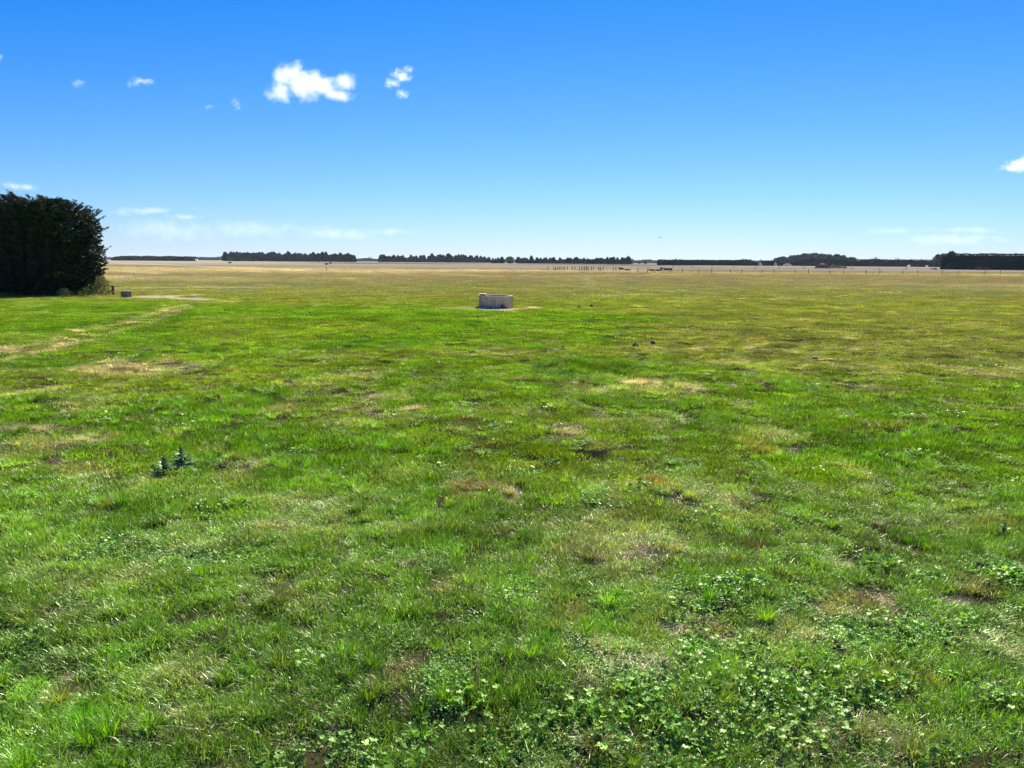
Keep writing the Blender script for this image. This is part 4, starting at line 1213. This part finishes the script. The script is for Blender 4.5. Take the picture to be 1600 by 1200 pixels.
shed(1448.5, 770, 1.8, 1.6, 'smaller pale shed at the foot of the longest hedge, nearer the tall hedge')
def mast(px, py, d, label):
    h = up(px, py, d); root = empty('radio_mast', at(px, d) + (0,))
    V, F = tube([(0, 0, -.1), (0, 0, h * .6), (0, 0, h)], [.35, .25, .12], 6); link('mast', npmesh('mast', V, F, True), M_WIRE, root)
    V, F = tube([(-1.0, 0, h * .86), (1.0, 0, h * .86)], [.12, .12], 5); link('crossarm', npmesh('crossarm', V, F, True), M_WIRE, root)
    tag(root, label, 'mast', 'thin masts on the horizon')
mast(180.5, 397.5, 1500, 'thin mast on the horizon close to the cypress')
mast(1033.5, 403, 1000, 'thin mast standing above the left end of the low hedge')
rb = ray(1031.7, 371); rb = Vector((0, 0, H)) + rb / rb.y * 90
bm_ = [(0, 0, 0, .05), (.16, 0, .01, .035), (.24, 0, .03, .028), (.31, 0, .02, .008), (-.16, 0, 0, .03), (-.32, 0, -.01, .012), (.03, .2, .08, .022), (-.04, .48, .02, .008), (.03, -.2, .08, .022), (-.04, -.48, .02, .008)]
be = [(0, 1), (1, 2), (2, 3), (0, 4), (4, 5), (0, 6), (6, 7), (0, 8), (8, 9)]
bo = link('bird', skin_body('bird_body', bm_, be), M_COW, None, rb, (.35, 0, R(140)))
bo.scale = (.6, .6, .6)
tag(bo, 'tiny dark bird flying low in the open sky right of centre', 'bird')

# ------------------------------------------------------------------ haze
bx = box(0, 0, 10.8, 11000, 11000, 26.4, 0, 'haze')      # from 2.4 m below ground level to 24 m
m, nt, out = new_mat('haze_air')
pv = N(nt, 'ShaderNodeVolumePrincipled'); pv.inputs['Color'].default_value = (.62, .82, 1.0, 1); pv.inputs['Density'].default_value = 0.00004
nt.links.new(pv.outputs[0], out.inputs['Volume'])
hz = link('haze', bx, m); tag(hz, 'thin bluish haze over the far paddocks and tree lines', 'haze', None, 'stuff')

# ------------------------------------------------------------------ clouds
def cloud(blobs, d, dens, label, amp=1.0, nscale=1.0, thick=.7, name='cloud', soft=1.4):
    """blobs: (px, py, rx, ry) in photo pixels, hung in the air at depth d"""
    B = []
    for (px, py, rx, ry) in blobs:
        r_ = ray(px, py); p_ = Vector((0, 0, H)) + r_ / r_.y * d
        B.append((p_, rx * d / FPX, ry * d / FPX))
    c = sum((b[0] for b in B), Vector()) / len(B)
    bm = bmesh.new()
    for p_, rx, ry in B:
        mt = Matrix.Translation(p_ - c) @ Matrix.Diagonal((rx * 1.4, max(rx, ry) * thick * 1.4, ry * 1.4, 1))
        bmesh.ops.create_icosphere(bm, subdivisions=2, radius=1, matrix=mt)
    bmesh.ops.convex_hull(bm, input=bm.verts, use_existing_faces=False)
    for v in [v for v in bm.verts if not v.link_faces]: bm.verts.remove(v)
    inner = [f_ for f_ in bm.faces if not f_.is_valid]
    me = bpy.data.meshes.new('cloud'); bm.to_mesh(me); bm.free()
    # rebuild only the hull
    bm = bmesh.new(); bm.from_mesh(me)
    co = [v.co.copy() for v in bm.verts]; bm.free()
    bm = bmesh.new(); vs = [bm.verts.new(q) for q in co]
    res = bmesh.ops.convex_hull(bm, input=vs)
    bmesh.ops.delete(bm, geom=[e for e in res['geom_interior'] if isinstance(e, bmesh.types.BMVert)], context='VERTS')
    bmesh.ops.recalc_face_normals(bm, faces=bm.faces); bm.to_mesh(me); bm.free()
    m, nt, out = new_mat('cloud_vapour')
    tc = N(nt, 'ShaderNodeTexCoord')
    S = max(b[1] for b in B)
    no = N(nt, 'ShaderNodeTexNoise', Scale=2.2 * nscale / S, Detail=5, Roughness=.62)
    nt.links.new(tc.outputs['Object'], no.inputs['Vector'])
    acc = None
    for p_, rx, ry in B:
        mp = N(nt, 'ShaderNodeMapping'); mp.vector_type = 'POINT'
        q = p_ - c; k = (1 / rx, 1 / (max(rx, ry) * thick), 1 / ry)
        mp.inputs['Scale'].default_value = k; mp.inputs['Location'].default_value = (-q.x * k[0], -q.y * k[1], -q.z * k[2])
        nt.links.new(tc.outputs['Object'], mp.inputs['Vector'])
        ln = N(nt, 'ShaderNodeVectorMath', operation='LENGTH'); nt.links.new(mp.outputs[0], ln.inputs[0])
        v = mathn(nt, 'SUBTRACT', 1.0, ln.outputs['Value'])
        acc = v if acc is None else mathn(nt, 'MAXIMUM', acc, v)
    n0 = mathn(nt, 'MULTIPLY', mathn(nt, 'SUBTRACT', no.outputs['Fac'], .56), 3.4 * amp)
    v = mathn(nt, 'ADD', mathn(nt, 'MULTIPLY', acc, 1.0), n0)
    # nothing outside the blobs
    edge = mathn(nt, 'MULTIPLY', mathn(nt, 'ADD', acc, .30), 2.2, clamp=True)
    v = mathn(nt, 'MULTIPLY', mathn(nt, 'MULTIPLY', v, soft, clamp=True), edge)
    v = mathn(nt, 'MULTIPLY', mathn(nt, 'POWER', v, 1.4), dens * .14 / S)
    vs_ = N(nt, 'ShaderNodeVolumeScatter', Anisotropy=.5); vs_.inputs['Color'].default_value = (1, 1, 1, 1)
    nt.links.new(v, vs_.inputs['Density']); nt.links.new(vs_.outputs[0], out.inputs['Volume'])
    o = link(name, me, m, None, c)
    return tag(o, label, 'cloud', 'small white clouds')
cloud([(462, 120, 34, 27), (478, 133, 42, 26), (440, 142, 26, 20), (446, 118, 26, 22), (505, 136, 34, 18), (540, 128, 24, 17), (528, 148, 32, 11), (425, 150, 16, 12), (495, 120, 16, 16)], 2600, 9, 'largest puffy white cloud in the upper left sky', .62, 1.15)
cloud([(626, 118, 20, 13), (612, 130, 15, 9), (638, 110, 12, 8), (629, 148, 13, 10)], 2700, 5, 'white tilted cloud wisp just right of the largest cloud', .75, 1.1)
cloud([(215, 126, 14, 8), (230, 128, 13, 6), (205, 132, 9, 6)], 3200, 3.2, 'small white cloud puff left of the largest cloud', 1.1)
cloud([(121, 130, 14, 8)], 3200, 1.8, 'faint small cloud farther left in the upper sky', 1.1)
cloud([(368, 160, 9, 9), (373, 168, 6, 6)], 3000, 1.6, 'faint upright cloud wisp below left of the largest cloud', 1.1)
cloud([(326, 167, 10, 5)], 3000, 1.2, 'faintest tiny cloud wisp left of the upright one', 1.1)
cloud([(-2, 89, 8, 7)], 3000, 2.5, 'scrap of white cloud cut by the left edge high up', 1.0)
cloud([(1600, 256, 30, 14), (1580, 263, 22, 7), (1620, 248, 26, 18)], 3600, 8, 'white cloud cut by the right edge of the photo', .7)
cloud([(20, 290, 18, 8), (42, 293, 20, 6)], 3600, 4, 'soft white cloud just above the dark cypress', .7)
cloud([(225, 329, 50, 8), (285, 339, 36, 6), (190, 333, 26, 7)], 5200, 4.5, 'thin streaky cloud low in the sky right of the cypress', .8, 1.4, .5)
cloud([(260, 360, 110, 22), (390, 358, 100, 18), (520, 364, 90, 14), (610, 362, 60, 8)], 7000, 3.0, 'faint veil of low cloud above the left horizon', .8, 2.6, .5)
cloud([(1390, 361, 50, 7), (1450, 358, 30, 6), (1520, 360, 60, 7), (1480, 374, 100, 12)], 7000, 3.0, 'faint thin cloud low above the right horizon', .9, 2.2, .5)
